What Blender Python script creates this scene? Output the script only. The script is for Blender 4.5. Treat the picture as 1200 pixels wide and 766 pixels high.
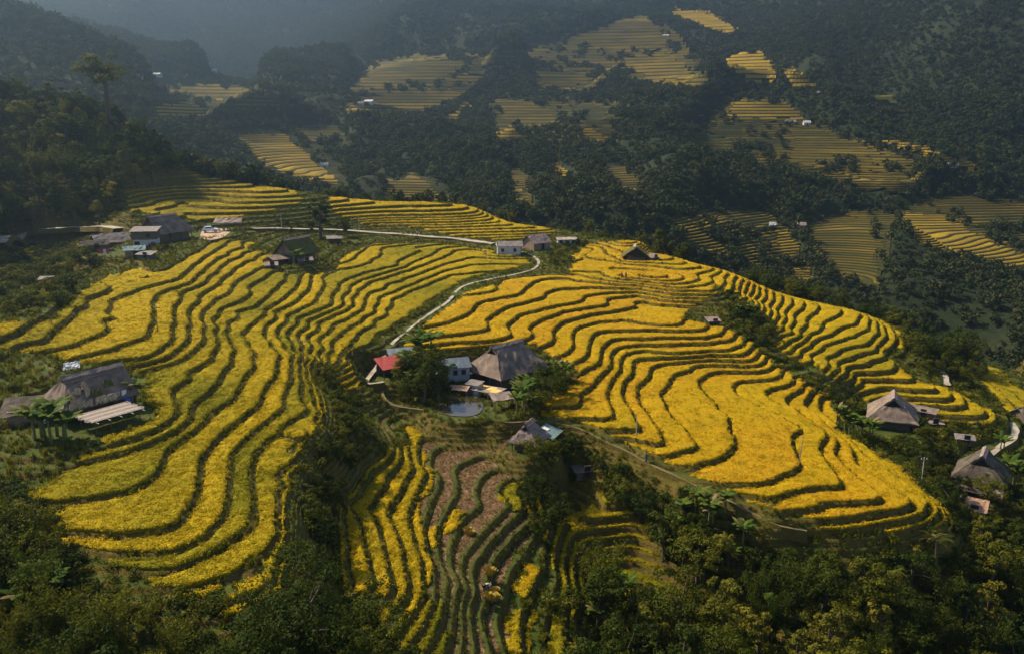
import bpy, bmesh, math, random
import numpy as np
from mathutils import Vector, Matrix

# ------------------------------------------------------------------ scene reset
for o in list(bpy.data.objects):
    bpy.data.objects.remove(o, do_unlink=True)
scene = bpy.context.scene
col = scene.collection
R_ = math.radians
rng = np.random.default_rng(7)
random.seed(7)

# ------------------------------------------------------------------ camera
CAMZ = 100.0
F = 1000.0 / 1200.0
PITCH = R_(13.6)
cam_d = bpy.data.cameras.new('camera')
cam = bpy.data.objects.new('camera', cam_d)
col.objects.link(cam)
cam.location = (0, 0, CAMZ)
cam.rotation_euler = (math.pi / 2 - PITCH, 0, 0)
cam_d.sensor_width = 36.0
cam_d.lens = 36.0 * F
cam_d.clip_start = 1.0
cam_d.clip_end = 12000.0
scene.camera = cam

# ------------------------------------------------------------------ light
SUN_AZ = R_(-59)          # clockwise from +Y
SUN_EL = R_(44)
w = bpy.data.worlds.new('World')
scene.world = w
w.use_nodes = True
nt = w.node_tree
nt.nodes.clear()
sky = nt.nodes.new('ShaderNodeTexSky')
sky.sky_type = 'NISHITA'
sky.sun_disc = False
sky.sun_elevation = SUN_EL
sky.sun_rotation = SUN_AZ
sky.altitude = 1000
sky.dust_density = 2.0
bg = nt.nodes.new('ShaderNodeBackground')
bg.inputs['Strength'].default_value = 0.075
wo = nt.nodes.new('ShaderNodeOutputWorld')
nt.links.new(sky.outputs[0], bg.inputs[0])
nt.links.new(bg.outputs[0], wo.inputs[0])
sl = bpy.data.lights.new('sun', 'SUN')
sl.energy = 5.0
sl.angle = R_(0.6)
sl.color = (1.0, 0.84, 0.60)
sun = bpy.data.objects.new('sun', sl)
col.objects.link(sun)
sd = Vector((math.sin(SUN_AZ) * math.cos(SUN_EL), math.cos(SUN_AZ) * math.cos(SUN_EL), math.sin(SUN_EL)))
sun.rotation_euler = (-sd).to_track_quat('-Z', 'Y').to_euler()
sun.location = sd * 500

scene.view_settings.view_transform = 'Standard'
scene.view_settings.look = 'None'
scene.view_settings.gamma = 1.0
scene.view_settings.exposure = 1.3
scene.view_settings.use_curve_mapping = False

# ------------------------------------------------------------------ pixel helpers
CP, SP = math.cos(PITCH), math.sin(PITCH)
def ray(px, py):
    """direction of a photo pixel (1200x766), scaled so that dy = 1"""
    u = (px - 600.0) / 1000.0
    v = (py - 383.0) / 1000.0
    dx, dy, dz = u, CP - v * SP, -(SP + v * CP)
    return dx / dy, dz / dy
LK = np.array([-90, -8, 0, 8.5, 18, 26, 33, 60., 160])
ZK = np.array([-124.7, -46.8, -42, -36.9, -33.1, -29.1, -22.8, 4.2, 104.2])
def zl(L): return np.interp(L, LK, ZK)
def lz(z): return np.interp(z, ZK, LK)
def at_level(px, py, L):
    kx, kz = ray(px, py)
    z = float(zl(L))
    y = z / kz
    return (kx * y, y, z)
def at_dist(px, py, y):
    kx, kz = ray(px, py)
    return (kx * y, y, kz * y)

def proj(x, y, z):
    """photo pixel of a point given relative to the camera"""
    dep = y * CP - z * SP
    up = y * SP + z * CP
    return 600 + 1000 * x / dep, 383 - 1000 * up / dep

# ------------------------------------------------------------------ the lie of the land
# terrace edges: level number and the points it passes
CT = [
 (10,[(672,318),(766,318)]),
 (9,[(579,339),(582,331),(595,325),(640,321),(675,321),(700,326),(725,330),(750,332),(775,335),(800,337),(825,334),(832,325),(838,314)]),
 (8,[(480,388),(500,381),(525,377),(550,366),(566,354),(590,348),(610,344),(620,334),(640,327),(660,326),(687,330),(725,333),(750,335),(790,341),(835,341),(845,336),(850,330),(852,318)]),
 (7,[(468,400),(500,396),(567,387),(571,382),(570,375),(596,360),(615,355),(631,351),(640,344),(660,339),(700,337),(750,339),(790,345),(835,346),(858,340),(862,322)]),
 (6,[(520,403),(580,399),(595,395),(594,382),(612,369),(639,362),(660,358),(680,354),(695,346),(720,343),(750,342.5),(790,349),(835,350),(866,345),(870,325)]),
 (5,[(600,403),(622,396),(621,387),(637,375),(665,365),(690,361),(711,357),(717,350),(750,347),(790,353.5),(835,355),(875,350),(879,330)]),
 (4,[(635,407),(650,397),(653,385),(670,375),(695,369),(725,364),(750,359),(765,357),(790,358),(835,361),(858,364),(880,355),(885,334)]),
 (3,[(655,417),(672,405),(672,392),(680,384),(705,377),(730,375),(760,379),(785,382),(800,378),(806,371),(820,367),(850,369),(880,364),(890,338)]),
 (2,[(667,430),(687,417),(694,397),(705,389),(750,387),(785,387),(812,388),(830,383),(838,374),(858,371),(893,366),(898,340)]),
 (1,[(670,440),(700,427),(710,405),(722,397),(785,396),(825,397),(846,391),(852,383),(868,377),(900,372),(907,342)]),
 (0,[(625,477),(660,475),(695,452),(717,427),(722,410),(740,405),(800,402),(845,401),(860,397),(868,388),(880,385),(908,378),(916,345)]),
 (-1,[(657,490),(705,491),(717,482),(711,462),(720,442),(735,415),(755,411),(795,414),(850,411),(872,404),(878,396),(893,393),(915,388),(929,357)]),
 (-2,[(680,497),(745,506),(747,495),(730,460),(735,445),(750,420),(765,420),(825,417),(870,416),(881,409),(888,402),(905,400),(925,385),(931,372),(943,356)]),
 (-3,[(742,512),(775,522),(772,500),(750,472),(747,455),(777,426),(800,424),(834,420),(870,424),(887,419),(895,410),(912,408),(940,393),(948,372),(958,362)]),
 (-4,[(772,535),(820,525),(817,517),(785,480),(779,457),(785,447),(792,440),(834,428),(880,429),(897,424),(905,415),(925,413),(960,388),(965,380),(986,366)]),
 (-5,[(785,545),(837,538),(865,525),(865,510),(850,480),(826,456),(822,447),(830,440),(850,436),(885,436),(906,431),(912,420),(932,420),(950,402),(962,396),(1002,380),(1008,368)]),
 (-6,[(800,562),(855,567),(900,565),(937,547),(935,512),(943,503),(900,480),(865,462),(863,453),(870,447),(900,446),(917,441),(922,430),(940,425),(950,417),(977,402),(1006,390),(1020,376)]),
 (-7,[(872,581),(905,581),(950,572),(985,571),(986,565),(965,532),(966,517),(972,507),(905,468),(900,459),(915,454),(927,450),(932,440),(955,435),(967,421),(985,411),(1023,400),(1030,386)]),
 (-8,[(912,601),(960,587),(1025,587),(1034,582),(981,535),(981,515),(925,475),(925,466),(935,460),(942,455),(950,447),(975,440),(992,421),(1029,409),(1040,395)]),
 (-9,[(940,612),(985,610),(1037,601),(1052,601),(1065,594),(1040,570),(1000,542),(997,522),(945,474),(950,462),(962,455),(985,443),(994,434),(1040,417),(1050,402)]),
 (-10,[(1025,617),(1075,607),(1087,595),(1086,585),(1060,565),(1015,535),(962,480),(962,468),(975,460),(1000,439),(1042,436),(1043,421),(1060,408)]),
 (-11,[(1050,625),(1095,612),(1100,598),(1070,570),(1030,540),(976,474),(990,462),(1008,453),(1012,445),(1067,446),(1069,440),(1075,420)]),
 (-12,[(1070,635),(1112,612),(1105,590),(1060,545),(1030,525),(992,482),(1000,465),(1012,460),(1044,455),(1092,458),(1094,452),(1090,435)]),
 (-13,[(1015,490),(1044,466),(1106,469),(1117,463),(1105,446)]),
 (-14,[(1030,500),(1056,474),(1123,477),(1130,471),(1118,454)]),
 (-15,[(1060,510),(1094,487),(1150,488),(1155,482),(1135,460)]),
 # upper bench and the west spur
 (27,[(0,399),(20,391),(35,381),(60,366),(78,350),(95,338)]),
 (26,[(22,405),(50,402),(72,382),(92,364),(100,352),(117,346),(125,337),(150,327),(185,320),(215,305),(240,288)]),
 (25,[(50,412),(85,406),(114,395),(133,380),(135,370),(131,357),(142,347),(175,335),(210,326),(235,305),(262,288)]),
 (24,[(92,419),(132,410),(165,399),(178,382),(180,362),(182,352),(197,340),(222,332),(250,308),(285,290)]),
 (23,[(142,422),(172,420),(203,400),(205,362),(212,350),(215,341),(232,335),(260,312),(300,288)]),
 (22,[(160,428),(195,420),(218,402),(222,366),(234,352),(236,345),(252,337),(275,315),(315,292)]),
 (21,[(175,433),(215,420),(235,405),(240,385),(238,366),(250,352),(262,346),(285,326),(312,312)]),
 (20,[(215,443),(250,420),(257,407),(257,385),(257,370),(260,362),(285,350),(292,337),(315,322)]),
 (19,[(192,487),(225,472),(242,462),(260,440),(267,430),(277,410),(262,389),(265,377),(275,375),(277,365),(300,359),(318,345),(335,328),(350,312)]),
 (18,[(50,590),(100,587),(157,580),(177,560),(205,517),(250,487),(275,460),(287,440),(295,420),(290,395),(300,378),(325,355),(345,340),(356,320)]),
 (18.4,[(60,570),(100,554),(150,537),(190,505),(225,483),(257,470)]),
 (17,[(50,622),(100,625),(150,626),(210,615),(232,580),(235,540),(255,512),(300,475),(322,440),(328,415),(310,392),(320,366),(345,354),(362,338),(366,322),(370,315),(405,307),(435,288),(480,284)]),
 (16,[(120,648),(160,647),(200,647),(237,632),(265,602),(271,567),(272,530),(290,512),(325,482),(340,440),(343,415),(325,390),(345,366),(370,352),(378,338),(378,325),(385,320),(425,310),(447,300),(457,289),(500,284)]),
 (15,[(162,669),(200,667),(250,647),(287,622),(297,590),(298,560),(300,535),(325,507),(350,485),(352,455),(350,425),(337,395),(350,372),(385,358),(396,338),(402,329),(425,320),(465,311),(480,300),(512,287)]),
 (14,[(212,690),(250,680),(287,660),(312,640),(325,625),(320,590),(317,560),(320,535),(350,505),(372,490),(365,457),(358,430),(350,395),(372,372),(402,358),(412,340),(420,330),(467,315),(490,305),(525,290)]),
 (12.6,[(275,712),(325,690),(340,640),(345,590),(355,550),(387,505),(380,470),(368,437),(365,395),(378,378),(412,362),(423,342),(436,332),(462,325),(490,315),(550,294)]),
 (12,[(378,425),(380,392),(392,382),(424,364),(437,343),(455,337),(490,322),(522,309),(550,302)]),
 (11,[(385,420),(395,395),(410,384),(440,365),(449,347),(467,341),(497,327),(525,317),(550,311)]),
 (10,[(395,418),(410,400),(427,386),(452,364),(462,350),(476,343),(505,331),(527,323),(555,320),(600,317)]),
 (9.2,[(405,425),(420,412),(440,396),(470,372),(490,358),(510,343)]),
 # harvested amphitheatre and strips
 (0,[(440,468),(470,477),(540,487),(590,494)]),
 (-1,[(455,497),(460,487),(475,482),(525,493),(587,503)]),
 (1,[(425,547),(402,578),(408,640),(412,690)]),
 (-2,[(476,515),(477,504),(492,494)]),
 (0,[(447,547),(422,582),(428,625),(442,683)]),
 (-3,[(492,530),(494,516),(512,508),(535,513),(575,513),(600,516)]),
 (-1,[(467,547),(437,592),(450,640),(462,690)]),
 (-2,[(487,548),(455,602),(470,637),(480,690)]),
 (-4,[(506,545),(510,528),(532,516)]),
 (-3.2,[(505,555),(490,592),(485,612),(500,660),(503,690)]),
 (-5,[(536,556),(540,544),(560,534),(595,534),(615,538)]),
 (-6,[(562,566),(570,554),(590,548),(622,547)]),
 (-5,[(530,590),(512,625),(513,645),(522,668),(522,696)]),
 (-7,[(585,582),(586,569),(600,559),(627,554)]),
 (-6.3,[(550,612),(537,640),(536,668),(547,686),(540,703)]),
 (-7.6,[(612,590),(597,605),(575,631),(552,658),(549,676)]),
 (-9,[(600,630),(587,646),(575,668),(572,696),(562,721)]),
 (-10,[(617,648),(597,671),(590,696),(587,738),(597,766)]),
 (-11,[(637,668),(622,696),(612,721),(615,761)]),
 (-12,[(650,690),(638,730),(635,766)]),
 (-13,[(668,690),(665,720),(665,766)]),
 (2,[(388,575),(390,640),(396,690)]),
]
# single spots with a known level
CL = [
 (555,340,9.5),(565,327,9.6),(690,300,11),(735,284,12),(650,312,10.6),(757,287,12),(790,302,11),(820,310,10),(700,290,11.5),(720,308,10.7),
 (430,438,6),(445,416,6.8),(480,386,8),(525,351,8.7),(545,336,9),(600,322,9.5),(628,313,10.5),(632,304,11.8),(612,293,13.5),(437,455,4.5),(410,440,7),
 (340,268,24),(400,270,21),(450,272,19.5),(520,279,17.4),(578,285,15),(595,292,14),(625,290,13),(660,285,12.5),(660,300,11.5),
 (295,268,26),(195,277,27),(140,292,27),(247,270,26.3),(345,304,21),(330,300,21.5),(365,300,20),(390,290,19.5),
 (385,435,9),(395,455,6),(405,470,3.5),
 (110,480,21),(60,520,20.5),(0,500,22),(30,450,24),(0,430,25.5),(20,560,18.8),(20,620,16.5),(50,650,15),(100,680,13.8),(200,705,13),
 (0,700,13),(100,740,11),(0,766,10),(200,766,9.5),(300,740,10.5),(340,740,9),(400,766,2),(400,725,2),(440,740,-1.5),(500,766,-5),(550,766,-7.5),(600,766,-10.3),
 (595,440,0.4),(560,440,0.4),(640,460,0.2),(530,450,1),(490,470,0.5),(455,440,3.5),(470,425,4.5),(530,425,3),(540,480,0),(510,478,0),(620,520,-2.5),(560,405,5.5),
 (660,495,-1.2),(700,512,-3),(757,541,-5.2),(800,566,-6.5),(870,597,-8.6),(940,627,-10.6),
 (870,375,1.2),(890,393,-1),(1000,505,-12.8),(1040,500,-13),(1060,522,-14.2),(1100,560,-15.2),(1120,620,-16),(1148,575,-18.5),(1185,505,-17.5),(1165,527,-18),(1195,580,-21),(1085,488,-14.8),
 (1140,595,-18.5),
]
# spots whose distance (world y) was judged from what stands around
CD = [
 (700,560,110),(700,600,103),(690,640,99),(740,650,99),(760,590,104),(800,640,97),(850,680,92),(900,700,90),(940,665,94),(1000,660,93),(1000,720,85),(1100,665,97),
 (1190,640,115),(1190,700,104),(1150,766,91),(1050,766,84),(900,766,81),(800,766,80),(700,766,80),(700,700,90),(640,600,108),(670,560,112),
 # upper terraces above the road
 (195,250,247),(195,220,284),(150,248,238),(160,222,272),(330,222,290),(330,255,250),(420,235,285),(400,255,262),(640,268,262),(560,245,290),(480,250,272),(560,265,262),(260,212,296),(250,240,262),(480,238,290),
 # wooded hill on the left
 (0,270,239),(0,240,246),(0,205,257),(0,165,272),(0,122,292),(60,250,244),(60,215,254),(60,170,272),(60,130,296),(110,255,244),(110,215,258),(110,175,276),(125,140,302),(170,195,284),(190,180,306),(230,200,306),(150,165,300),
 (20,286,238),(80,276,240),(60,310,196),(100,300,214),(20,330,178),(60,345,160),(0,360,150),(0,300,205),
 # spur at the right edge
 (1150,425,203),(1200,465,175),(1145,445,190),(1185,450,188),(1120,430,190),(1110,410,205),
]
# far side of the valley
FAR = [
 (1150,400,335),(1190,350,380),(1190,430,300),(1060,340,380),(1000,330,410),(900,320,420),(960,300,450),(1100,290,450),(1190,290,470),(1000,270,500),(1100,230,560),(1190,230,560),(1000,215,590),
 (1060,200,600),(930,190,640),(850,175,680),(900,120,780),(850,240,520),(800,290,420),(780,240,500),(720,260,430),(700,220,520),(760,190,620),(650,230,500),(600,235,480),(1120,150,690),(1190,160,660),(1190,80,760),(1190,0,850),(1060,80,860),
 (1000,120,830),(960,40,1050),(1050,0,1080),(860,90,900),(870,50,1080),(800,120,830),(720,160,720),(740,100,960),(800,60,1100),(750,30,1250),(640,180,680),(620,140,820),(640,110,930),(680,70,1120),(600,90,990),(550,150,780),(540,200,600),
 (500,230,500),(480,215,530),(430,215,540),(450,180,650),(480,130,860),(440,100,960),(520,75,1050),(600,60,1180),(590,20,1350),(640,20,1450),(700,10,1500),(560,5,1550),(420,70,1250),(380,110,900),(330,150,720),(300,170,640),(350,200,560),(390,215,520),(300,200,520),
 (280,130,800),(220,125,800),(200,105,900),(250,100,1000),(300,110,1050),(250,80,1250),(350,80,1400),(200,40,1600),(400,40,1600),(300,0,1900),(480,10,1700),(100,30,1500),(0,0,1600),(50,50,620),(0,30,640),(100,80,640),(150,100,650),(30,90,560),(100,110,560),
 (830,0,1500),(920,0,1350),(100,-80,2300),(350,-80,2500),(600,-80,2300),(800,-80,1900),(1000,-80,1450),(1190,-80,1050),
 (1300,300,470),(1300,150,680),(1300,0,880),(1300,450,260),(1300,600,130),(1300,700,110),(-100,100,230),(-100,250,190),(-100,400,115),(-100,550,80),(-100,20,700),(-80,0,1500),
]
# hidden ground beyond the near skyline: photo x, y, distance there, how far further, how much lower
BACK = [(0,122,292),(60,130,296),(125,140,302),(200,185,306),(300,212,298),(380,228,292),(450,235,292),(560,243,292),(655,272,264),(735,283,256),(800,305,215),(900,335,203),(1000,362,202),(1055,390,198),(1120,430,200)]

P = []
for L, pts in CT:
    for i, (a, b) in enumerate(pts):
        P.append(at_level(a, b, L))
        if i + 1 < len(pts):
            a2, b2 = pts[i + 1]
            n = int(math.hypot(a2 - a, b2 - b) / 22)
            for k in range(1, n + 1):
                f = k / (n + 1.0)
                P.append(at_level(a + (a2 - a) * f, b + (b2 - b) * f, L))
for a, b, L in CL: P.append(at_level(a, b, L))
for a, b, y in CD: P.append(at_dist(a, b, y))
for a, b, y in FAR: P.append(at_dist(a, b, y))
for a, b, y in BACK:
    x0, y0, z0 = at_dist(a, b, y)
    for d, dz in ((22, -9), (55, -36), (110, -62)):
        s = (y0 + d) / y0
        P.append((x0 * s, y0 + d, z0 + dz))
P = np.array(P)
# thin-plate spline through the spots
def tps_fit(P, lam):
    X = P[:, :2] / 100.0
    n = len(X)
    d2 = ((X[:, None, :] - X[None, :, :]) ** 2).sum(-1)
    K = d2 * np.log(d2 + 1e-12) * 0.5
    A = np.zeros((n + 3, n + 3))
    A[:n, :n] = K + lam * np.eye(n)
    Q = np.c_[np.ones(n), X]
    A[:n, n:] = Q
    A[n:, :n] = Q.T
    b = np.zeros(n + 3)
    b[:n] = P[:, 2]
    return X, np.linalg.solve(A, b)
TX, TW = tps_fit(P, 0.00012)
def smooth_h(x, y):
    """height of the untouched slope (relative to the camera)"""
    sh = np.shape(x)
    q = np.c_[np.ravel(x), np.ravel(y)].astype(np.float64) / 100.0
    out = np.empty(len(q))
    n = len(TX)
    for i in range(0, len(q), 20000):
        c = q[i:i + 20000]
        d2 = (c * c).sum(1)[:, None] + (TX * TX).sum(1)[None, :] - 2 * c @ TX.T
        np.maximum(d2, 0, out=d2)
        out[i:i + 20000] = (d2 * np.log(d2 + 1e-12) * 0.5) @ TW[:n] + TW[n] + c @ TW[n + 1:]
    return out.reshape(sh)
# value noise
_perm = np.random.default_rng(3).random((256, 256))
def vnoise(x, y):
    xi = np.floor(x).astype(int); yi = np.floor(y).astype(int)
    fx = x - xi; fy = y - yi
    fx = fx * fx * (3 - 2 * fx); fy = fy * fy * (3 - 2 * fy)
    g = lambda a, b: _perm[a & 255, b & 255]
    return (g(xi, yi) * (1 - fx) * (1 - fy) + g(xi + 1, yi) * fx * (1 - fy) + g(xi, yi + 1) * (1 - fx) * fy + g(xi + 1, yi + 1) * fx * fy) * 2 - 1

# ------------------------------------------------------------------ ground lookup
GX = np.arange(-330, 331, 2.0); GY = np.arange(30, 331, 2.0)
_gx, _gy = np.meshgrid(GX, GY)
GH = smooth_h(_gx, _gy)
def bil(A, X0, Y0, st, x, y):
    fx = np.clip((np.asarray(x, float) - X0) / st, 0, A.shape[1] - 1.001); fy = np.clip((np.asarray(y, float) - Y0) / st, 0, A.shape[0] - 1.001)
    ix = fx.astype(int); iy = fy.astype(int); fx = fx - ix; fy = fy - iy
    return A[iy, ix] * (1 - fx) * (1 - fy) + A[iy, ix + 1] * fx * (1 - fy) + A[iy + 1, ix] * (1 - fx) * fy + A[iy + 1, ix + 1] * fx * fy
def gh(x, y): return bil(GH, -330, 30, 2.0, x, y)
_ys = np.arange(40, 325, 0.5)
def hit(px, py, lift=0.0):
    """first point of the near slope on a pixel's line of sight"""
    kx, kz = ray(px, py)
    d = kz * _ys - gh(kx * _ys, _ys) - lift
    i = np.argmax(d < 0)
    if d[i] >= 0: i = len(_ys) - 1
    y = _ys[i]
    if i > 0 and d[i - 1] > 0:
        y = _ys[i - 1] + 0.5 * d[i - 1] / (d[i - 1] - d[i])
    return kx * y, y
def in_poly(x, y, poly):
    x = np.asarray(x); y = np.asarray(y)
    r = np.zeros(x.shape, bool)
    n = len(poly)
    for i in range(n):
        x1, y1 = poly[i]; x2, y2 = poly[(i + 1) % n]
        c = (y1 > y) != (y2 > y)
        with np.errstate(divide='ignore', invalid='ignore'):
            r ^= c & (x < (x2 - x1) * (y - y1) / (y2 - y1 + 1e-12) + x1)
    return r
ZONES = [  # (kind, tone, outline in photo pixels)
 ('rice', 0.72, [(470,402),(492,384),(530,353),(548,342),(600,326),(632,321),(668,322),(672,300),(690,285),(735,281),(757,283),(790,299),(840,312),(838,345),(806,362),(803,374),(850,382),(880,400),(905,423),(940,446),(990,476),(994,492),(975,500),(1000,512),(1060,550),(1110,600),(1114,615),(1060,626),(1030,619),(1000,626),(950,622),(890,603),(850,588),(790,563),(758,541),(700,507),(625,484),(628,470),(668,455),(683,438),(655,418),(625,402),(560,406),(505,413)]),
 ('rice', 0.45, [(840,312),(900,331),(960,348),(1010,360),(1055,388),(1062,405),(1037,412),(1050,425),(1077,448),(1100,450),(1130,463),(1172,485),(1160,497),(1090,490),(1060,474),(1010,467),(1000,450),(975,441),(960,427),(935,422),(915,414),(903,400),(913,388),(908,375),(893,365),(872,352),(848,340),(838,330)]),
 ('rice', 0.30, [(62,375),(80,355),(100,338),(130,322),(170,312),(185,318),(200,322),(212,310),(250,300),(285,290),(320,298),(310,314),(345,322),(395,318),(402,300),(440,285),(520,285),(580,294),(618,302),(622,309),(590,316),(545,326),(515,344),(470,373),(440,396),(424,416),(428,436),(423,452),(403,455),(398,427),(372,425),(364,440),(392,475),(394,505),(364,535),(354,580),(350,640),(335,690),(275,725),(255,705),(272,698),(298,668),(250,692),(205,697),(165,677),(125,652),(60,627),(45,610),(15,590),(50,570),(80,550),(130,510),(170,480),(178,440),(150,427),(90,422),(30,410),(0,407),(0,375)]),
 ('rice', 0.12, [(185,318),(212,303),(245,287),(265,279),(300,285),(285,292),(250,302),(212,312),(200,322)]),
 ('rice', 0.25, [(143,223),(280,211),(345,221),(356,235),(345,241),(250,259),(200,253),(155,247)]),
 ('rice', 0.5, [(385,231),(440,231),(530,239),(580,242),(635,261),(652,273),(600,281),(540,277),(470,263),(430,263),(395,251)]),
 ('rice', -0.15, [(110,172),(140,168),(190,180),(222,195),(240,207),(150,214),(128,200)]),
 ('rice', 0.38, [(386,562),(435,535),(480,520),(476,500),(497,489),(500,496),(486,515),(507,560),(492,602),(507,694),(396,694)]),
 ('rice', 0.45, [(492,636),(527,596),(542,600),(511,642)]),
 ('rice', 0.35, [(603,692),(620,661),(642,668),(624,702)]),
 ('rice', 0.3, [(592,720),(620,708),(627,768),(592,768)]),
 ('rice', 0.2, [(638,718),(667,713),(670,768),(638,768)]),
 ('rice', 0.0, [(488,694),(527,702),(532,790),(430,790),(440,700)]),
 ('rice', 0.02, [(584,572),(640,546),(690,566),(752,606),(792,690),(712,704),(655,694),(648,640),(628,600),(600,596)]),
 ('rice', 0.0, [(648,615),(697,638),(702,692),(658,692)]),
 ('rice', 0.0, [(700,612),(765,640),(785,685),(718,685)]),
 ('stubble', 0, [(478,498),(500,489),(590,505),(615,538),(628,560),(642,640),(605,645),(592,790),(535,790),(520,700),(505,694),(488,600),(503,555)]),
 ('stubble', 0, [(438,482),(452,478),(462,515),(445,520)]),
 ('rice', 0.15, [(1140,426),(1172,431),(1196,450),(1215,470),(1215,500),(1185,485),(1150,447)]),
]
ZW = ZONES

# level pads under houses and yards: photo spot of the pad's centre, radius in metres
PADS = {}
def pad(name, px, py, r):
    x, y = hit(px, py)
    PADS[name] = (x, y, r, math.floor(float(lz(gh(x, y)))) + 0.5)
pad('big', 592, 446, 7.0); pad('grey', 528, 440, 4.0); pad('red', 460, 436, 4.5); pad('hut', 622, 522, 3.5)
pad('west', 108, 488, 7.0); pad('upper', 190, 280, 7.0); pad('upper2', 130, 296, 6.0); pad('yard', 247, 275, 6.5)
pad('moss', 348, 306, 5.5); pad('white', 593, 297, 4.0); pad('pink', 632, 292, 4.5); pad('brown', 748, 302, 4.0)
pad('east', 1044, 503, 5.5); pad('low', 1148, 572, 5.5); pad('pond', 538, 482, 4.0)
def level(x, y):
    t = lz(gh_exact(x, y))
    return t
def shape_t(x, y, h):
    t = lz(h)
    t = t + 0.08 * vnoise(x / 13.0 + 31, y / 13.0) + 0.07 * vnoise(x / 5.2, y / 5.2 + 17) + 0.03 * vnoise(x / 2.1, y / 2.1)
    for (cx, cy, r, lv) in PADS.values():
        d = np.hypot(x - cx, y - cy) / r
        m = np.clip((1.75 - d) / 0.75, 0, 1)
        m = m * m * (3 - 2 * m)
        t = t + (lv - t) * m
    return t
# ------------------------------------------------------------------ near slope, cut along its terrace edges
ST = 0.9
def grid_tris(x0, x1, y0, y1, st):
    xs = np.arange(x0, x1, st); ys = np.arange(y0, y1, st)
    X, Y = np.meshgrid(xs, ys)
    return X, Y
X, Y = grid_tris(-225, 226, 40, 306, ST)
ok = np.abs(X) < 0.66 * Y + 20
def up2(A, ax):
    """double the sampling of a smooth grid along one axis (cubic)"""
    A = np.moveaxis(A, ax, 0)
    p = np.concatenate([2 * A[:1] - A[1:2], A, 2 * A[-1:] - A[-2:-1]])
    mid = (-p[:-3] + 9 * p[1:-2] + 9 * p[2:-1] - p[3:]) / 16
    out = np.empty((2 * len(A) - 1,) + A.shape[1:]); out[::2] = A; out[1::2] = mid
    return np.moveaxis(out, 0, ax)
if X.shape[0] % 2 == 0: X = X[:-1]; Y = Y[:-1]; ok = ok[:-1]
if X.shape[1] % 2 == 0: X = X[:, :-1]; Y = Y[:, :-1]; ok = ok[:, :-1]
xc, yc = X[::2, ::2], Y[::2, ::2]
okc = np.abs(xc) < 0.66 * yc + 26
hc = np.zeros_like(xc); hc[okc] = smooth_h(xc[okc], yc[okc])
Hs = up2(up2(hc, 0), 1)
Tt = np.zeros_like(X)
Tt[ok] = shape_t(X[ok], Y[ok], Hs[ok])
gy_, gx_ = np.gradient(Tt, ST)
Gg = np.hypot(gx_, gy_)
ny, nx = X.shape
def idx(i, j): return i * nx + j
I, J = np.meshgrid(np.arange(ny - 1), np.arange(nx - 1), indexing='ij')
inside = (ok[:-1, :-1] & ok[1:, :-1] & ok[:-1, 1:] & ok[1:, 1:])
I = I[inside]; J = J[inside]
a, b, c, d = idx(I, J), idx(I, J + 1), idx(I + 1, J + 1), idx(I + 1, J)
alt = ((I + J) % 2 == 0)[:, None]
T1 = np.where(alt, np.c_[a, b, c], np.c_[a, b, d])
T2 = np.where(alt, np.c_[a, c, d], np.c_[b, c, d])
tri = np.r_[T1, T2]
A_ = np.stack([X.ravel(), Y.ravel(), Tt.ravel(), Gg.ravel()], -1)
C = A_[tri]                                  # N,3,4

def split0(C, S, extra=None):
    """split triangles C (N,3,A) where corner scalar S (N,3) changes sign"""
    eps = 1e-6
    S = np.where(np.abs(S) < eps, 0, S)
    pos = (S > 0).sum(1); neg = (S < 0).sum(1)
    cross = (pos > 0) & (neg > 0)
    keep = ~cross
    outC = [C[keep]]; outE = [extra[keep]] if extra is not None else None
    Cc = C[cross]; Sc = S[cross]
    if len(Cc):
        # the odd corner: the one alone on its side (zeros count with the larger side)
        p = (Sc > 0).sum(1); n = (Sc < 0).sum(1)
        odd_pos = p == 1
        odd = np.where(odd_pos, np.argmax(Sc, 1), np.argmin(Sc, 1))
        ar = np.arange(len(Cc))
        i0, i1, i2 = odd, (odd + 1) % 3, (odd + 2) % 3
        A, B, D = Cc[ar, i0], Cc[ar, i1], Cc[ar, i2]
        sa, sb, sd = Sc[ar, i0], Sc[ar, i1], Sc[ar, i2]
        f1 = np.clip(sa / (sa - sb), 0, 1)[:, None]; f2 = np.clip(sa / (sa - sd), 0, 1)[:, None]
        M1 = A + (B - A) * f1; M2 = A + (D - A) * f2
        outC += [np.stack([A, M1, M2], 1), np.stack([M1, B, D], 1), np.stack([M1, D, M2], 1)]
        if extra is not None:
            e = extra[cross]; outE += [e, e, e]
    Cn = np.concatenate(outC)
    # drop slivers
    ar2 = np.abs((Cn[:, 1, 0] - Cn[:, 0, 0]) * (Cn[:, 2, 1] - Cn[:, 0, 1]) - (Cn[:, 2, 0] - Cn[:, 0, 0]) * (Cn[:, 1, 1] - Cn[:, 0, 1]))
    g = ar2 > 1e-7
    if extra is not None:
        return Cn[g], np.concatenate(outE)[g]
    return Cn[g]
def split_levels(C, ch=2, passes=12):
    done = []
    for _ in range(passes):
        t = C[:, :, ch]
        lo = t.min(1); hi = t.max(1)
        L = np.floor(lo + 1e-5) + 1
        cr = hi > L + 1e-5
        done.append(C[~cr])
        if not cr.any(): C = C[:0]; break
        C = split0(C[cr], C[cr][:, :, ch] - L[cr][:, None])
    done.append(C)
    return np.concatenate(done)
C = split_levels(C)
RW = 0.44
def rho2(C): return np.minimum(RW * 0.5 * C[:, :, 3], 0.30)
def kof(C): return np.floor(C[:, :, 2].mean(1) + 1e-9)[:, None]
C = split0(C, C[:, :, 2] - kof(C) - rho2(C))
C = split0(C, C[:, :, 2] - kof(C) - 1 + rho2(C))
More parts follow.
